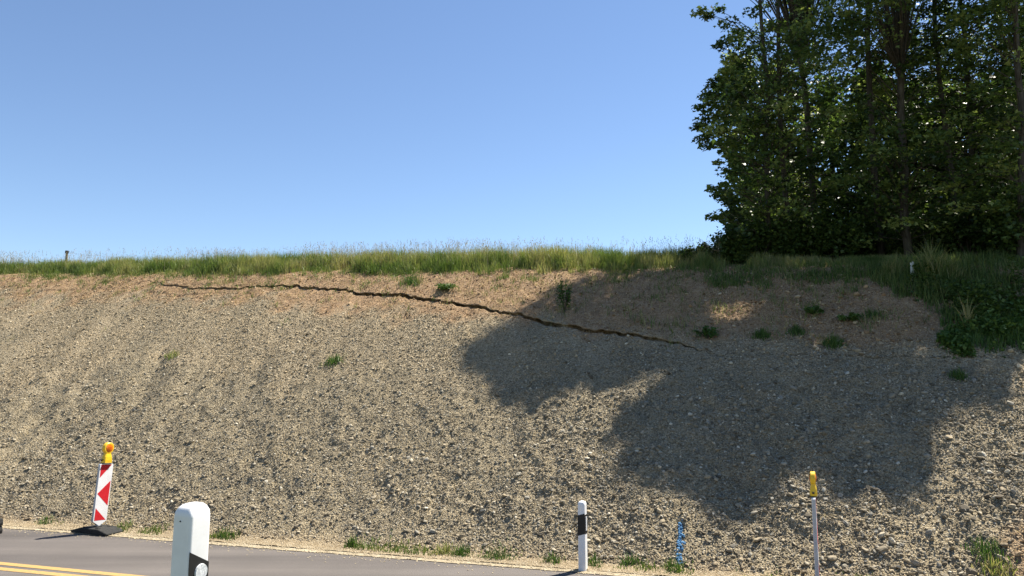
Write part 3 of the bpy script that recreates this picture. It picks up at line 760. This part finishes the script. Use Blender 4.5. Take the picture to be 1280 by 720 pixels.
for ti, (t, b) in enumerate(zip(TREES, bases)):
    root = empty('maple_tree', (b[0], b[1], b[2] - .05))
    tag(root, t[5], 'tree', 'trees on top of the slope')
    sel = cand[own == ti]; srad = RAD[own == ti]; stip = np.repeat(ISTIP[own == ti], PER)
    hgts = t[2]
    # trunk polyline
    k = 14; zz = np.linspace(0, 1, k)
    r_ = np.random.default_rng(500 + ti)
    wob = np.stack([np.cumsum(r_.normal(0, .065, k)), np.cumsum(r_.normal(0, .065, k))], -1); wob[0] = 0
    P = np.stack([t[6][0] * hgts * zz + wob[:, 0], t[6][1] * hgts * zz + wob[:, 1], hgts * zz * .97], -1)
    ok_t = shadow_ok(P + np.array(b), 2); bad = np.nonzero(~ok_t & (zz > .3))[0]
    ztop = min((sel[:, 2].max() - b[2] + .3) if len(sel) else hgts, P[bad[0], 2] if len(bad) else 99) / P[-1, 2]
    zz = zz * min(1, ztop); P = np.stack([np.interp(zz, np.linspace(0, 1, k), P[:, q]) for q in range(3)], -1)
    rad = t[3] * (1 - zz) ** .8 * .66 + .010; rad[0] *= 1.5
    acc = Acc(); V, Q = tube_arrays(P, rad, 9); acc.add(V, Q=Q)
    # limbs out to the clumps
    lim = Acc()
    for c in sel:
        cl = c - np.array([b[0], b[1], b[2] - .05])
        fz = np.clip((cl[2] - r_.uniform(.1, 1.0)) / (hgts * .97), .04, .97)
        i = min(fz / zz[-1], .97) * (k - 1); i0 = int(min(i, k - 2)); st = P[i0] * (1 - (i - i0)) + P[i0 + 1] * (i - i0)
        L0 = np.linalg.norm(cl - st)
        mid = st * .5 + cl * .5 + np.array([0, 0, .10 * L0]) + r_.normal(0, .05, 3)
        pts = np.array([st, st * .75 + mid * .25 + [0, 0, .0], mid, cl]); r0 = min(.3 * rad[i0], .006 + .005 * L0)
        V, Q = tube_arrays(pts, [r0, r0 * .85, r0 * .6, .004], 5); lim.add(V, Q=Q)
    tr = acc.obj('trunk', M_BARK, root, True)
    if lim.n: lim.obj('limbs', M_BARK, root, True)
    # leaves, in flattish sprays
    if len(sel):
        cl = sel - np.array([b[0], b[1], b[2] - .05])
        n = len(cl) * PER
        cc = np.repeat(cl, PER, 0)
        rr_ = r_.normal(0, 1, (n, 3)); rr_ /= np.linalg.norm(rr_, axis=1)[:, None]; rr_ *= (r_.random(n) ** .5)[:, None]
        sz = np.repeat(srad, PER)[:, None]
        off = rr_ * sz * np.array([1.15, 1.15, .5])
        ctr = cc + off
        W_ = ctr + np.array([b[0], b[1], b[2] - .05])
        ok = (canopy_ok(W_, 1) & shadow_ok(W_ + r_.normal(0, .11, W_.shape), 1) & (vn3(W_, .16, 320) > .34)) | (stip & (r_.random(n) < .6))
        ctr = ctr[ok]; n = len(ctr)
        tint = np.clip(np.repeat(np.clip(r_.normal(.45, .28, len(cl)), 0, 1), PER)[ok] + r_.normal(0, .14, n), 0, 1)
        a = Acc(); a.add(*[q for q in lobed(ctr, r_.uniform(.075, .14, n), tint, r_)][:2], a=np.repeat(tint, 6)); a.obj('crown', M_LEAF, root)

exec_later = []
# ------------------------------------------------------------------ shrubs and undergrowth
def shrub(name, cat, label, base, wx, wy, hz, nl, size, seed, mat=None, tint=(.1, .6), group=None, stems=9, dome=True):
    r = np.random.default_rng(seed); root = empty(name, base); tag(root, label, cat, group)
    st = Acc(); cs = []
    for q in range(stems):
        a = r.uniform(0, 6.28); rr_ = r.random() ** .5; e = np.array([math.cos(a) * rr_ * wx, math.sin(a) * rr_ * wy, hz * (1 - .45 * rr_) * r.uniform(.7, 1.0)])
        m = e * np.array([.45, .45, .6]); V, Q = tube_arrays([np.zeros(3), m, e], [.012 * max(hz, .4), .008 * max(hz, .4), .003], 4); st.add(V, Q=Q); cs.append((m, e))
    st.obj('stems', M_BARK, root)
    k = r.integers(0, stems, nl); tt = r.random(nl) ** .6
    M_ = np.array([c[0] for c in cs])[k]; E_ = np.array([c[1] for c in cs])[k]
    ctr = M_ * (1 - tt)[:, None] * np.array([1, 1, .6]) + E_ * tt[:, None] + r.normal(0, 1, (nl, 3)) * np.array([wx, wy, hz]) * .13
    ctr[:, 2] = np.maximum(ctr[:, 2], .02)
    tn = np.clip(r.uniform(*tint, nl), 0, 1)
    a = Acc(); V, T, tq = leaves(ctr, r.uniform(.7, 1.3, nl) * size, tn, r); a.add(V, T, a=tq); a.obj('leaves', mat or M_LEAF, root)
    return root
def base_at(px, Y, dz=-.03):
    x = (px - 640) / 924 * (Y + .3); return (x, Y, ground_at(x, Y) + dz)
# shrub at the left end of the stand
shrub('shrub', 'shrub', 'dark leafy bramble shrub on the crest left of the trees', base_at(872, 18.6), .5, .45, .6, 2000, .085, 41, stems=16)
shrub('shrub', 'shrub', 'dense dark bush tucked under the leftmost maple', base_at(915, 18.3), .6, .55, .95, 3200, .085, 42, stems=18)
UG = [(945, 18.2, 1.3, 'low dark bush beneath the slim left maple'), (992, 18.6, 1.6, 'rounded dark bush at the foot of the leaning maple'),
      (1040, 18.2, 1.5, 'dark bush between the left maples and the twin trunks'), (1085, 19.6, 2.0, 'taller shaded bush left of the twin trunks'),
      (1165, 18.2, 1.5, 'shaded bush just right of the twin trunks'), (1210, 17.2, 1.6, 'dark bush behind the white stake and tall weeds'),
      (1262, 16.4, 1.8, 'dark bush left of the pale trunk at the right edge'), (1130, 21.5, 2.4, 'tall dim bush behind the twin trunks'), (1320, 16.0, 2.0, 'dark bush outside the right edge')]
for q, (px, Y, h, lb) in enumerate(UG):
    shrub('shrub', 'shrub', lb, base_at(px, Y), .95, .8, h, 3600, .095, 60 + q, stems=16, group='bushes under the trees')
# trees standing behind, seen only as deep shade through the stand
BACK = [(930, 25, 7.5), (985, 26, 8), (1045, 27, 8), (1100, 25, 7.5), (1150, 27, 8), (1205, 25, 7.5), (1260, 24, 7.5), (1320, 24, 8.5), (1400, 24, 8.5)]
for q, (px, Y, h) in enumerate(BACK):
    r_ = np.random.default_rng(800 + q); b = base_at(px, Y, 0); root = empty('background_tree', b)
    tag(root, ['dim tree far back at the left end of the stand', 'dim tree far back behind the leaning maple', 'dim tree far back between the left maples and the twin trunks', 'dim tree far back left of the twin trunks',
               'dim tree far back behind the twin trunks', 'dim tree far back behind the thin upright stems', 'dim tree far back above the white stake', 'dim tree far back beside the pale trunk', 'dim tree far back beyond the right edge'][q], 'tree', 'dim trees behind the stand')
    V, Q = tube_arrays([(0, 0, -.2), (.1, 0, h * .5), (.0, .1, h)], [.13, .09, .02], 8); a = Acc(); a.add(V, Q=Q); a.obj('trunk', M_BARK, root, True)
    nc = 150; cz = h * r_.random(nc) ** 1.5 + .2; rad = np.where(cz < h * .6, 2.0, 2.0 * (h - cz) / (h * .4) + .25); an = r_.uniform(0, 6.28, nc); rr_ = r_.random(nc) ** .5 * rad
    cl = np.stack([np.cos(an) * rr_, np.sin(an) * rr_, cz], -1); per = 50
    ctr = np.repeat(cl, per, 0) + r_.normal(0, .30, (nc * per, 3)); ok = canopy_ok(ctr + np.array(b), 6) & shadow_ok(ctr + np.array(b), 8); ctr = ctr[ok]
    V, T, tq = leaves(ctr, r_.uniform(.16, .30, len(ctr)), np.clip(r_.uniform(0, .5, len(ctr)), 0, 1), r_); a = Acc(); a.add(V, T, a=tq); a.obj('crown', M_LEAF, root)

# individual weeds on the slope
def weed(px, py, wdt, hgt_, n, label, seed, name='weed', kind='grass', tint=(.2, .9), mat=None, stems=7):
    p = at_px(px, py)
    if kind == 'leaf': return shrub(name, 'weed', label, tuple(p), wdt, wdt, hgt_, n, .05, seed, mat or M_WEED, tint, stems=stems)
    r = np.random.default_rng(seed); root = empty(name, tuple(p)); tag(root, label, 'weed')
    uu = r.normal(0, wdt, n); vv = r.normal(0, wdt * .6, n); h = r.uniform(.5, 1.1, n) * hgt_ * np.exp(-(uu / (wdt * 2)) ** 2)
    V, T, tt = blades(uu, vv, h, r.uniform(.008, .016, n), r.uniform(*tint, n), .55, r, z=np.zeros(n) + vv * SLOPE * .9)
    a = Acc(); a.add(V, T, a=tt); a.obj('blades', mat or M_WEED, root)['kind'] = 'stuff'; return root
weed(418, 455, .14, .26, 160, 'small lone green weed in the middle of the sunlit gravel', 1)
weed(561, 363, .30, .20, 500, 'bright green leafy clump on the brown soil just above the crack', 2, kind='leaf', stems=14)
weed(706, 388, .22, .75, 420, 'tall dark green weed stems in the shade above the crack', 3, kind='leaf', stems=6)
weed(513, 355, .22, .28, 260, 'small green tuft on the soil above the left part of the crack', 4)
weed(884, 424, .24, .30, 420, 'greenish weed clump in the shade at the end of the crack', 5, kind='leaf', stems=8, tint=(.3, .8))
weed(952, 423, .10, .2, 200, 'small bright weed left of the sunlit fleck', 6)
weed(996, 418, .10, .2, 180, 'small bright weed beside the sunlit fleck', 7)
weed(1041, 432, .11, .26, 260, 'narrow green weed in the shade right of the sunlit fleck', 8)
weed(1060, 402, .20, .20, 420, 'round green weed patch on the shaded brown soil', 9, kind='leaf', stems=12, tint=(.4, 1))
weed(1016, 394, .22, .18, 380, 'dim green weed patch left of the round one on the shaded soil', 10, kind='leaf', stems=12, tint=(.4, .9))
weed(1090, 395, .12, .18, 120, 'dim upright weed right of the round weed patch', 11)
weed(1198, 470, .08, .2, 120, 'small weed below the green patch at the right', 12)
weed(1236, 694, .13, .2, 160, 'bright green weed on earthy ground at the lower right corner', 13)
weed(1246, 716, .13, .2, 140, 'grassy weed at the very bottom of the lower right corner', 14, tint=(.5, 1), mat=M_GRASS)
weed(553, 693, .09, .15, 150, 'yellowish grass tuft beside the road in the middle', 15, tint=(.55, .95), mat=M_GRASS)
weed(576, 696, .09, .13, 120, 'green weed right of the yellowish tuft beside the road', 16)
weed(622, 699, .15, .13, 200, 'broad green weed clump at the road edge', 17)
weed(440, 684, .06, .2, 80, 'upright green weed beside the road left of the yellowish tuft', 18)
weed(690, 704, .09, .13, 100, 'small green weed just left of the far delineator post', 19)
weed(742, 709, .08, .15, 100, 'small green weed just right of the far delineator post', 20)
weed(788, 706, .08, .14, 100, 'small green weed between the far delineator post and the blue paint', 22)
weed(56, 655, .12, .10, 110, 'low green weed at the road edge left of the beacon', 23)
weed(282, 674, .12, .12, 110, 'low green weed at the road edge right of the near delineator post', 24)
weed(846, 716, .13, .14, 120, 'green weed at the foot of the blue paint mark', 25)
weed(215, 446, .12, .18, 90, 'faint dry green tuft high on the left gravel', 26, tint=(.4, .9), mat=M_GRASS)
# big green patch at the right below the trees, and growth in the shade
def patch(poly, n, hr, seed, tint, wr=(.010, .02), lf=0):
    r = np.random.default_rng(seed); P = np.array(poly, float)
    px = r.uniform(P[:, 0].min(), P[:, 0].max(), n); py = r.uniform(P[:, 1].min(), P[:, 1].max(), n); k = in_poly(px + 50 * (fbm(px / 24, py / 16, 150, 3) - .5) + r.normal(0, 5, n), py + 34 * (fbm(px / 24 + 9, py / 16, 151, 3) - .5) + r.normal(0, 3, n), P); px, py = px[k], py[k]
    # grid of ground positions, looked up once
    gx = np.linspace(P[:, 0].min(), P[:, 0].max(), 14); gy = np.linspace(P[:, 1].min(), P[:, 1].max(), 10)
    G = np.array([[hit(a, b) for b in gy] for a in gx])
    ia = (px - gx[0]) / (gx[-1] - gx[0]) * 13; ib = (py - gy[0]) / (gy[-1] - gy[0]) * 9
    i = np.clip(ia.astype(int), 0, 12); j = np.clip(ib.astype(int), 0, 8); fa = (ia - i)[:, None]; fb = (ib - j)[:, None]
    uv = (G[i, j] * (1 - fa) + G[i + 1, j] * fa) * (1 - fb) + (G[i, j + 1] * (1 - fa) + G[i + 1, j + 1] * fa) * fb
    u, v = uv[:, 0], uv[:, 1]; k = fbm(u * 1.6, v * 1.6, seed + 5) > .45; u, v = u[k], v[k]
    if lf:
        q = np.stack([*uv2xy(u, v), H(u, v) + r.random(len(u)) ** 1.5 * hr[1] * (.4 + 1.2 * fbm(u * 2, v * 2, seed + 9))], -1)
        return leaves(q, r.uniform(.04, .09, len(u)), r.uniform(*tint, len(u)), r)
    return blades(u, v, r.uniform(*hr, len(u)) * (.5 + fbm(u * 1.5, v * 1.5, seed + 7)), r.uniform(*wr, len(u)), r.uniform(*tint, len(u)), .4, r)
o = grass_obj('ground_cover', [patch([(1170,440),(1185,405),(1215,392),(1330,388),(1330,436),(1260,434),(1220,442)], 9000, (.04, .26), 107, (.5, 1), lf=1), patch([(1172,418),(1200,405),(1290,398),(1330,400),(1330,440),(1250,438),(1215,446),(1175,440)], 12000, (.05, .2), 101, (.4, 1), lf=1),
                               patch([(1175,412),(1200,402),(1330,395),(1330,436),(1250,436),(1180,440)], 2600, (.1, .3), 102, (.3, .9))], M_WEED,
              'bright green ground cover spilling onto the gravel at the right', 'plants')
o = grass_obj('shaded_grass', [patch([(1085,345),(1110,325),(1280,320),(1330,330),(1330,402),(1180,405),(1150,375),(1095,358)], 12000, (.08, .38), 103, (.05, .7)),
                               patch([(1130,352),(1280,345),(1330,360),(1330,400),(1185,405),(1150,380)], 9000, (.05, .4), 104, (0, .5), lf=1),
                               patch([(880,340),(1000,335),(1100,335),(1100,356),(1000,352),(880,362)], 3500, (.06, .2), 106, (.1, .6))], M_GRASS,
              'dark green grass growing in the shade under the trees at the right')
for q, (px, py, h, lb) in enumerate([(1166, 352, 1.0, 'tall olive grass clump right of the white stake'), (1186, 350, .6, 'mid height weed right of the tall olive clump'), (1118, 346, .55, 'pale green grass clump left of the white stake')]):
    weed(px, py, .16, h, 380, lb, 30 + q, tint=(.3, .9), mat=M_GRASS)
weed(1210, 410, .04, .75, 60, 'thin pale stalk rising from the green patch at the right', 36, tint=(.7, 1), mat=M_GRASS)

# ------------------------------------------------------------------ street furniture
M_WHITE = plain('white_plastic', (.76, .76, .77), .45, .4, .05, 9)
M_PLATE = plain('white_sheeting', (.74, .74, .75), .4, .5, .05, 6)
M_RED = plain('red_sheeting', (.55, .015, .025), .4, .5, .06, 6)
M_BLACK = plain('black_foil', (.012, .012, .013), .5, .4, .1)
M_RUBBER = plain('recycled_rubber', (.028, .028, .027), .85, .3, .35, 40, .4)
M_ALU = plain('grey_metal', (.42, .43, .45), .4, .5, .08)
M_YBOX = plain('yellow_plastic', (.80, .50, .02), .4, .5, .06)
M_BLUE = plain('blue_spray_paint', (.075, .20, .36), .7, .2, .4, 60)
M_WOOD = plain('weathered_wood', (.20, .17, .13), .9, .1, .3, 30)
M_STAKE = plain('white_painted_wood', (.62, .62, .56), .8, .2, .2, 20)
mm, N, L, b = new_mat('reflector', .25, (.78, .79, .80), .6)
vv_ = N.new('ShaderNodeTexVoronoi'); vv_.inputs['Scale'].default_value = 120; L.new(coords(N), vv_.inputs['Vector'])
L.new(ramp(N, L, vv_.outputs['Distance'], [(0, (.85, .86, .88)), (.7, (.5, .52, .55))]), b.inputs['Base Color']); M_REFL = mm
mm, N, L, b = new_mat('amber_lens', .12, (.85, .20, .005), .6); b.inputs['Transmission Weight'].default_value = .25; b.inputs['Coat Weight'].default_value = .4; M_AMBER = mm
mm, N, L, b = new_mat('amber_lens_core', .3, (.55, .10, .004), .6); M_AMBER2 = mm

def delineator(base, rz, height, label, style, lean=(0, 0)):
    root = empty('delineator_post', base, rz); root.rotation_euler = (lean[0], lean[1], rz)
    tag(root, label, 'road post', 'white delineator posts')
    a, b_ = .050, .060      # half width (x), half depth (y)
    def ring(z, s=1.0, ch=.020, dx=0):
        pts = [(-a + ch * .6, -b_), (a - ch * .5, -b_), (a, -b_ + ch * .5), (a, b_ - ch), (a - ch, b_), (-a + ch, b_), (-a, b_ - ch), (-a, -b_ + ch * .6)]
        return [(x * s + dx, y * s, z) for x, y in pts]
    H_ = height
    rings = [ring(-.25, 1.03), ring(.02, 1.03), ring(H_ * .5, 1.0), ring(H_ - .048, .985), ring(H_ - .030, .95, .022), ring(H_ - .015, .82, .026), ring(H_ - .005, .62, .03), ring(H_, .34, .03)]
    body = loft_bm(rings)
    o = bm_obj('post_body', body, M_WHITE, root)
    for p in o.data.polygons: p.use_smooth = True
    md = o.modifiers.new('bevel', 'BEVEL'); md.width = .006; md.segments = 2; md.limit_method = 'ANGLE'; md.angle_limit = math.radians(35)
    wn_ = o.modifiers.new('normals', 'WEIGHTED_NORMAL')
    if style == 'side':       # slanted black foil on the right face with a round reflector, thin wrap on the left face
        x0 = a * 1.0 + .0015
        zt = H_ - .175
        bm = bmesh.new()
        fr = [(-b_ + .006, zt), (b_ - .016, zt - .055), (b_ - .016, zt - .30), (-b_ + .006, zt - .245)]
        A = [bm.verts.new((x0, y, z)) for y, z in fr]; B = [bm.verts.new((x0 - .003, y, z)) for y, z in fr]
        bm.faces.new(A); bm.faces.new(list(reversed(B)))
        for i in range(4): bm.faces.new((A[i], B[i], B[(i + 1) % 4], A[(i + 1) % 4]))
        bmesh.ops.recalc_face_normals(bm, faces=bm.faces); bm_obj('black_band', bm, M_BLACK, root)
        bm = box_bm(.003, .09, .25, (-a - .0005, 0, zt - .13)); bm_obj('black_band', bm, M_BLACK, root)
        for k, zz in enumerate((zt - .085, zt - .175)):
            bm = bmesh.new(); bmesh.ops.create_cone(bm, cap_ends=True, segments=28, radius1=.031, radius2=.029, depth=.006)
            bmesh.ops.rotate(bm, verts=bm.verts, matrix=Matrix.Rotation(math.pi / 2, 3, 'Y'))
            bmesh.ops.translate(bm, verts=bm.verts, vec=(x0 + .003, .004, zz)); bm_obj('round_reflector', bm, M_REFL, root)
        bm = bmesh.new(); bmesh.ops.create_cone(bm, cap_ends=True, segments=12, radius1=.0028, radius2=.0028, depth=.006)
        bmesh.ops.rotate(bm, verts=bm.verts, matrix=Matrix.Rotation(math.pi / 2, 3, 'X')); bmesh.ops.translate(bm, verts=bm.verts, vec=(-.002, -b_ * .99, H_ - .062)); bm_obj('screw', bm, M_BLACK, root)
    else:
        zt = H_ - .185
        f = [(-a * 1.0, zt + .0), (a * 1.0, zt + .03), (a * 1.0, zt - .235), (-a * 1.0, zt - .265)]
        bm = prism_bm(f, -b_ - .0025, -b_ + .005); bm_obj('black_band', bm, M_BLACK, root)
        bm = box_bm(.003, .10, .25, (a + .0005, 0, zt - .115)); bm_obj('black_band', bm, M_BLACK, root)
        bm = box_bm(.006, .05, .18, (a + .004, .0, zt - .11), .001); bm_obj('rectangular_reflector', bm, M_REFL, root)
    return root
RZ = math.radians(-26)
# near post on the bank (close to the camera), far post beside the road
# position from its top: px 238, py 627, distance 3.0
def from_px(px, py, Y):
    d = ray(px, py); t = Y / d[1]; return d[0] * t, d[1] * t, CAMZ + d[2] * t
x, y, z = from_px(239.5, 628, 3.02)
delineator((x, y, z - 1.0), RZ + .05, 1.0, 'large white delineator post standing nearest the camera with a round reflector', 'side', (0, .012))
u, v = hit(729, 713); x, y = uv2xy(u, v)
zt = from_px(728, 626, y)[2]
delineator((x, y, H(u, v)), RZ + math.radians(3), zt - float(H(u, v)), 'slim white delineator post with black band beside the far road edge', 'front', (0, -.004))

def warning_light(parent_base, M, label, k=1.0):
    """amber flasher on its battery box; local x = plate normal, y = plate width"""
    root = empty('warning_light', (0, 0, 0)); root.matrix_world = M @ Matrix.Scale(k, 4)
    tag(root, label, 'warning light', 'amber flashing lamps on the beacons')
    rings = []
    for z_, w_, d_ in ((0, .080, .050), (.05, .080, .050), (.10, .074, .046), (.14, .062, .038), (.18, .052, .030)):
        c = .014; rings.append([(-d_ + c, -w_, z_), (d_ - c, -w_, z_), (d_, -w_ + c, z_), (d_, w_ - c, z_), (d_ - c, w_, z_), (-d_ + c, w_, z_), (-d_, w_ - c, z_), (-d_, -w_ + c, z_)])
    bm_obj('battery_box', loft_bm(rings), M_YBOX, root)
    bm = box_bm(.118, .176, .012, (0, 0, -.006), .003, 1); bm_obj('bracket', bm, M_BLACK, root)
    bm = bmesh.new(); n = 28; zc = .255; R_ = .098
    prof = [(-.036, R_ * .90), (-.028, R_), (.028, R_), (.036, R_ * .90)]
    rg = [[(xx, rr_ * math.cos(2 * math.pi * i / n), zc + rr_ * math.sin(2 * math.pi * i / n)) for i in range(n)] for xx, rr_ in prof]
    bm.free(); bm_obj('lens_ring', loft_bm(rg), M_YBOX, root)
    for s in (-1, 1):
        prof = [(.028, .080), (.034, .077), (.042, .060), (.047, .036), (.049, .012)]
        rg = [[(s * xx, rr_ * math.cos(2 * math.pi * i / n), zc + rr_ * math.sin(2 * math.pi * i / n)) for i in range(n)] for xx, rr_ in prof]
        o = bm_obj('lens', loft_bm(rg), M_AMBER, root)
        for p in o.data.polygons: p.use_smooth = len(p.vertices) == 4
        prof = [(.040, .050), (.0485, .034), (.0505, .01)]
        rg = [[(s * xx, rr_ * math.cos(2 * math.pi * i / 16), zc + rr_ * math.sin(2 * math.pi * i / 16)) for i in range(16)] for xx, rr_ in prof]
        bm_obj('lens_core', loft_bm(rg), M_AMBER2, root)
    bm = box_bm(.012, .012, .05, (0, .02, zc + R_ + .018)); bm_obj('light_sensor', bm, M_BLACK, root)
    bm = box_bm(.03, .03, .03, (0, -.098, .05), .004); bm_obj('lock', bm, M_BLACK, root)
    return root
def beacon(base, az, label, light_label, tilt=0, flip=1, k=.95, h0=.10):
    """guide beacon: plate plane contains local y; local x is its normal"""
    root = empty('guide_beacon', base); root.rotation_euler = (tilt, 0, az)
    tag(root, label, 'beacon', 'red and white guide beacons')
    W, Hp, z0 = .125, 1.0, h0 + .0
    tip = .075
    # plate with pointed foot, rounded corners kept simple
    out = [(-W, z0 + tip), (0, z0), (W, z0 + tip), (W, z0 + Hp - .012), (W - .012, z0 + Hp), (-W + .012, z0 + Hp), (-W, z0 + Hp - .012)]
    def yz_prism(pts, x0, x1, bev=0):
        bm = bmesh.new(); A = [bm.verts.new((x0, y, z)) for y, z in pts]; B = [bm.verts.new((x1, y, z)) for y, z in pts]
        bm.faces.new(A); bm.faces.new(list(reversed(B))); n = len(pts)
        for i in range(n): bm.faces.new((A[i], B[i], B[(i + 1) % n], A[(i + 1) % n]))
        bmesh.ops.recalc_face_normals(bm, faces=bm.faces)
        return bm
    bm_obj('plate', yz_prism(out, -.022, .022), M_PLATE, root)
    bm_obj('plate_edge', yz_prism([(-W - .004, z0 + tip), (-W, z0 + tip), (-W, z0 + Hp - .02), (-W - .004, z0 + Hp - .02)], -.017, .017), M_ALU, root)
    bm_obj('plate_edge', yz_prism([(W, z0 + tip), (W + .004, z0 + tip), (W + .004, z0 + Hp - .02), (W, z0 + Hp - .02)], -.017, .017), M_ALU, root)
    yy = lambda w_: (w_ - .5) * 2 * W * flip
    zz = lambda h_: z0 + Hp - h_ * (Hp - tip)
    for s in (-1, 1):
        fl = s
        for tri in ([(.07, .015), (.88, .015), (.07, .245)], [(.94, .30), (.94, .74), (.05, .52)], [(.07, .77), (.93, .985), (.07, .985)]):
            pts = [((w_ - .5) * 2 * W * fl, zz(h_)) for w_, h_ in tri]
            bm_obj('red_stripe', yz_prism(pts, s * .0221, s * .0235), M_RED, root)
    bm = box_bm(.042, .055, .32, (0, 0, z0 - .0), .004, 1); bm_obj('foot_socket', bm, M_ALU, root)
    # rubber foot plate: long axis along the road, sloping ends
    fp = empty('foot_plate', base); fp.rotation_euler = (0, 0, az)
    tag(fp, label.split(' whose')[0].replace('guide beacon', 'rubber foot plate carrying the beacon').replace('tilted red and white striped', 'black').replace('edge-on grey and white', 'black'), 'foot plate', 'rubber foot plates')
    prof = [(-.41, 0), (.41, 0), (.41, .03), (.26, .07), (.20, .085), (-.20, .085), (-.26, .07), (-.41, .03)]
    bm = prism_bm(prof, -.17, .17, .008); bm_obj('rubber_block', bm, M_RUBBER, fp)
    bm = box_bm(.10, .10, .014, (0, 0, .092), .003, 1); bm_obj('socket_rim', bm, M_RUBBER, fp)
    for sx in (-1, 1):
        for sy in (-1, 1):
            bm = box_bm(.08, .04, .010, (sx * .14, sy * .11, .0895), .002, 1); bm_obj('grip_rib', bm, M_RUBBER, fp)
    bpy.context.view_layer.update()
    M = root.matrix_world @ Matrix.Translation((0, 0, z0 + Hp + .014))
    warning_light(base, M, light_label, k)
    return root
AZ = math.radians(-22.3)      # plate normal direction
x, y, z = from_px(125, 662, 12.75); x = (133.5 - 640) / 924 * 12.5
beacon((x, 12.6, .012), AZ, 'tilted red and white striped guide beacon at the left whose plate faces the camera', 'amber warning lamp on top of the tilted striped beacon at the left', tilt=math.radians(-4.5))
u, v = xy2uv(3.98, 9.55)
Yr = 9.15; xr = (1021 - 640) / 924 * (Yr * math.cos(PITCH) - .26)
beacon((xr, Yr, .012), AZ - math.radians(.6), 'edge-on grey and white guide beacon at the right whose plate looks like a thin post', 'amber warning lamp on top of the thin edge-on beacon at the right', tilt=math.radians(.6), k=.80, h0=.125)

# rubber block just reaching into the picture at the left edge
d_ = ray(1.5, 671); t_ = CAMZ / -d_[2]; fx, fy = d_[0] * t_ - .60, d_[1] * t_ + .22
fp = empty('foot_plate', (fx, fy, .0)); fp.rotation_euler = (0, 0, AZ); tag(fp, 'stack of black rubber foot plates cut by the left edge of the picture', 'foot plate', 'rubber foot plates')
for q in range(2):
    prof = [(-.40, .125 * q), (.40, .125 * q), (.41, .05 + .125 * q), (.39, .12 + .125 * q), (-.39, .12 + .125 * q), (-.41, .05 + .125 * q)]
    bm_obj('rubber_block', prism_bm(prof, -.2, .2, .008), M_RUBBER, fp)

# fence post with a strand of wire on the crest at the left
px, Y = 89, 27.0; x = (px - 640) / 924 * (Y + .6); gz_ = ground_at(x, Y)
fz = from_px(89, 314, Y)[2]
root = empty('fence_post', (x, Y, gz_ - .05)); tag(root, 'thin wooden fence post poking above the grass at the far left of the crest', 'fence post')
bm = box_bm(.07, .07, fz - gz_, (0, 0, (fz - gz_) / 2), .01, 1); bm_obj('wooden_post', bm, M_WOOD, root)
bm = box_bm(.10, .10, .10, (0, 0, fz - gz_ + .02), .012, 1); bm_obj('insulator_cap', bm, M_BLACK, root)
pts = [(0, 0, fz - gz_ - .02)]
for q in range(1, 14): pts.append((q * .8, -q * .12, fz - gz_ - .02 - .30 * math.sin(math.pi * q / 14) - .02 * q))
V, Q = tube_arrays(pts, [.003] * len(pts), 4); a = Acc(); a.add(V, Q=Q); a.obj('wire', M_ALU, root)
# white stake at the right
p = at_px(1141, 352); h_ = .40
root = empty('survey_stake', tuple(p)); root.rotation_euler = (0, .02, .3); tag(root, 'small white wooden stake in the shaded grass under the trees', 'stake')
bm = prism_bm([(-.03, -.15), (.03, -.15), (.03, h_), (.02, h_ + .02), (-.02, h_ + .02), (-.03, h_)], -.02, .02); bm_obj('stake_body', bm, M_STAKE, root)

# blue spray mark on the gravel: painted stones in a vertical streak
root_p = at_px(850, 684)
pm = empty('paint_mark', tuple(root_p)); tag(pm, 'blue sprayed paint streak on the gravel at the foot of the slope', 'paint mark')
r = random.Random(9); bmm = bmesh.new()
streak = [(851.5, 661, 3), (851, 667, 4.2), (850.5, 673, 4.5), (850, 679, 4.2), (849.5, 685, 3.4), (849, 692, 5), (849, 698, 5.2), (849, 703, 4)]
for px, py, w_ in streak:
    for q in range(12):
        p = at_px(px + r.gauss(0, .62) * w_ * .8, py + r.uniform(-4, 4)) - root_p
        s = r.uniform(.022, .055)
        g_ = bmesh.ops.create_icosphere(bmm, subdivisions=1, radius=.5)
        mt = Matrix.Translation(p + Vector((0, 0, .008))) @ Matrix.Rotation(r.uniform(0, 6), 4, 'Z') @ Matrix.Rotation(r.uniform(0, 1), 4, 'X') @ Matrix.Diagonal((s * 1.2, s, s * .6, 1))
        bmesh.ops.transform(bmm, matrix=mt, verts=g_['verts'])
o = bm_obj('painted_stones', bmm, M_BLUE, pm); o['kind'] = 'stuff'

print('tris', sum(sum(len(p.vertices) - 2 for p in o.data.polygons) if len(o.data.polygons) < 3000 else len(o.data.loops) - 2 * len(o.data.polygons) for o in bpy.data.objects if o.type == 'MESH'))
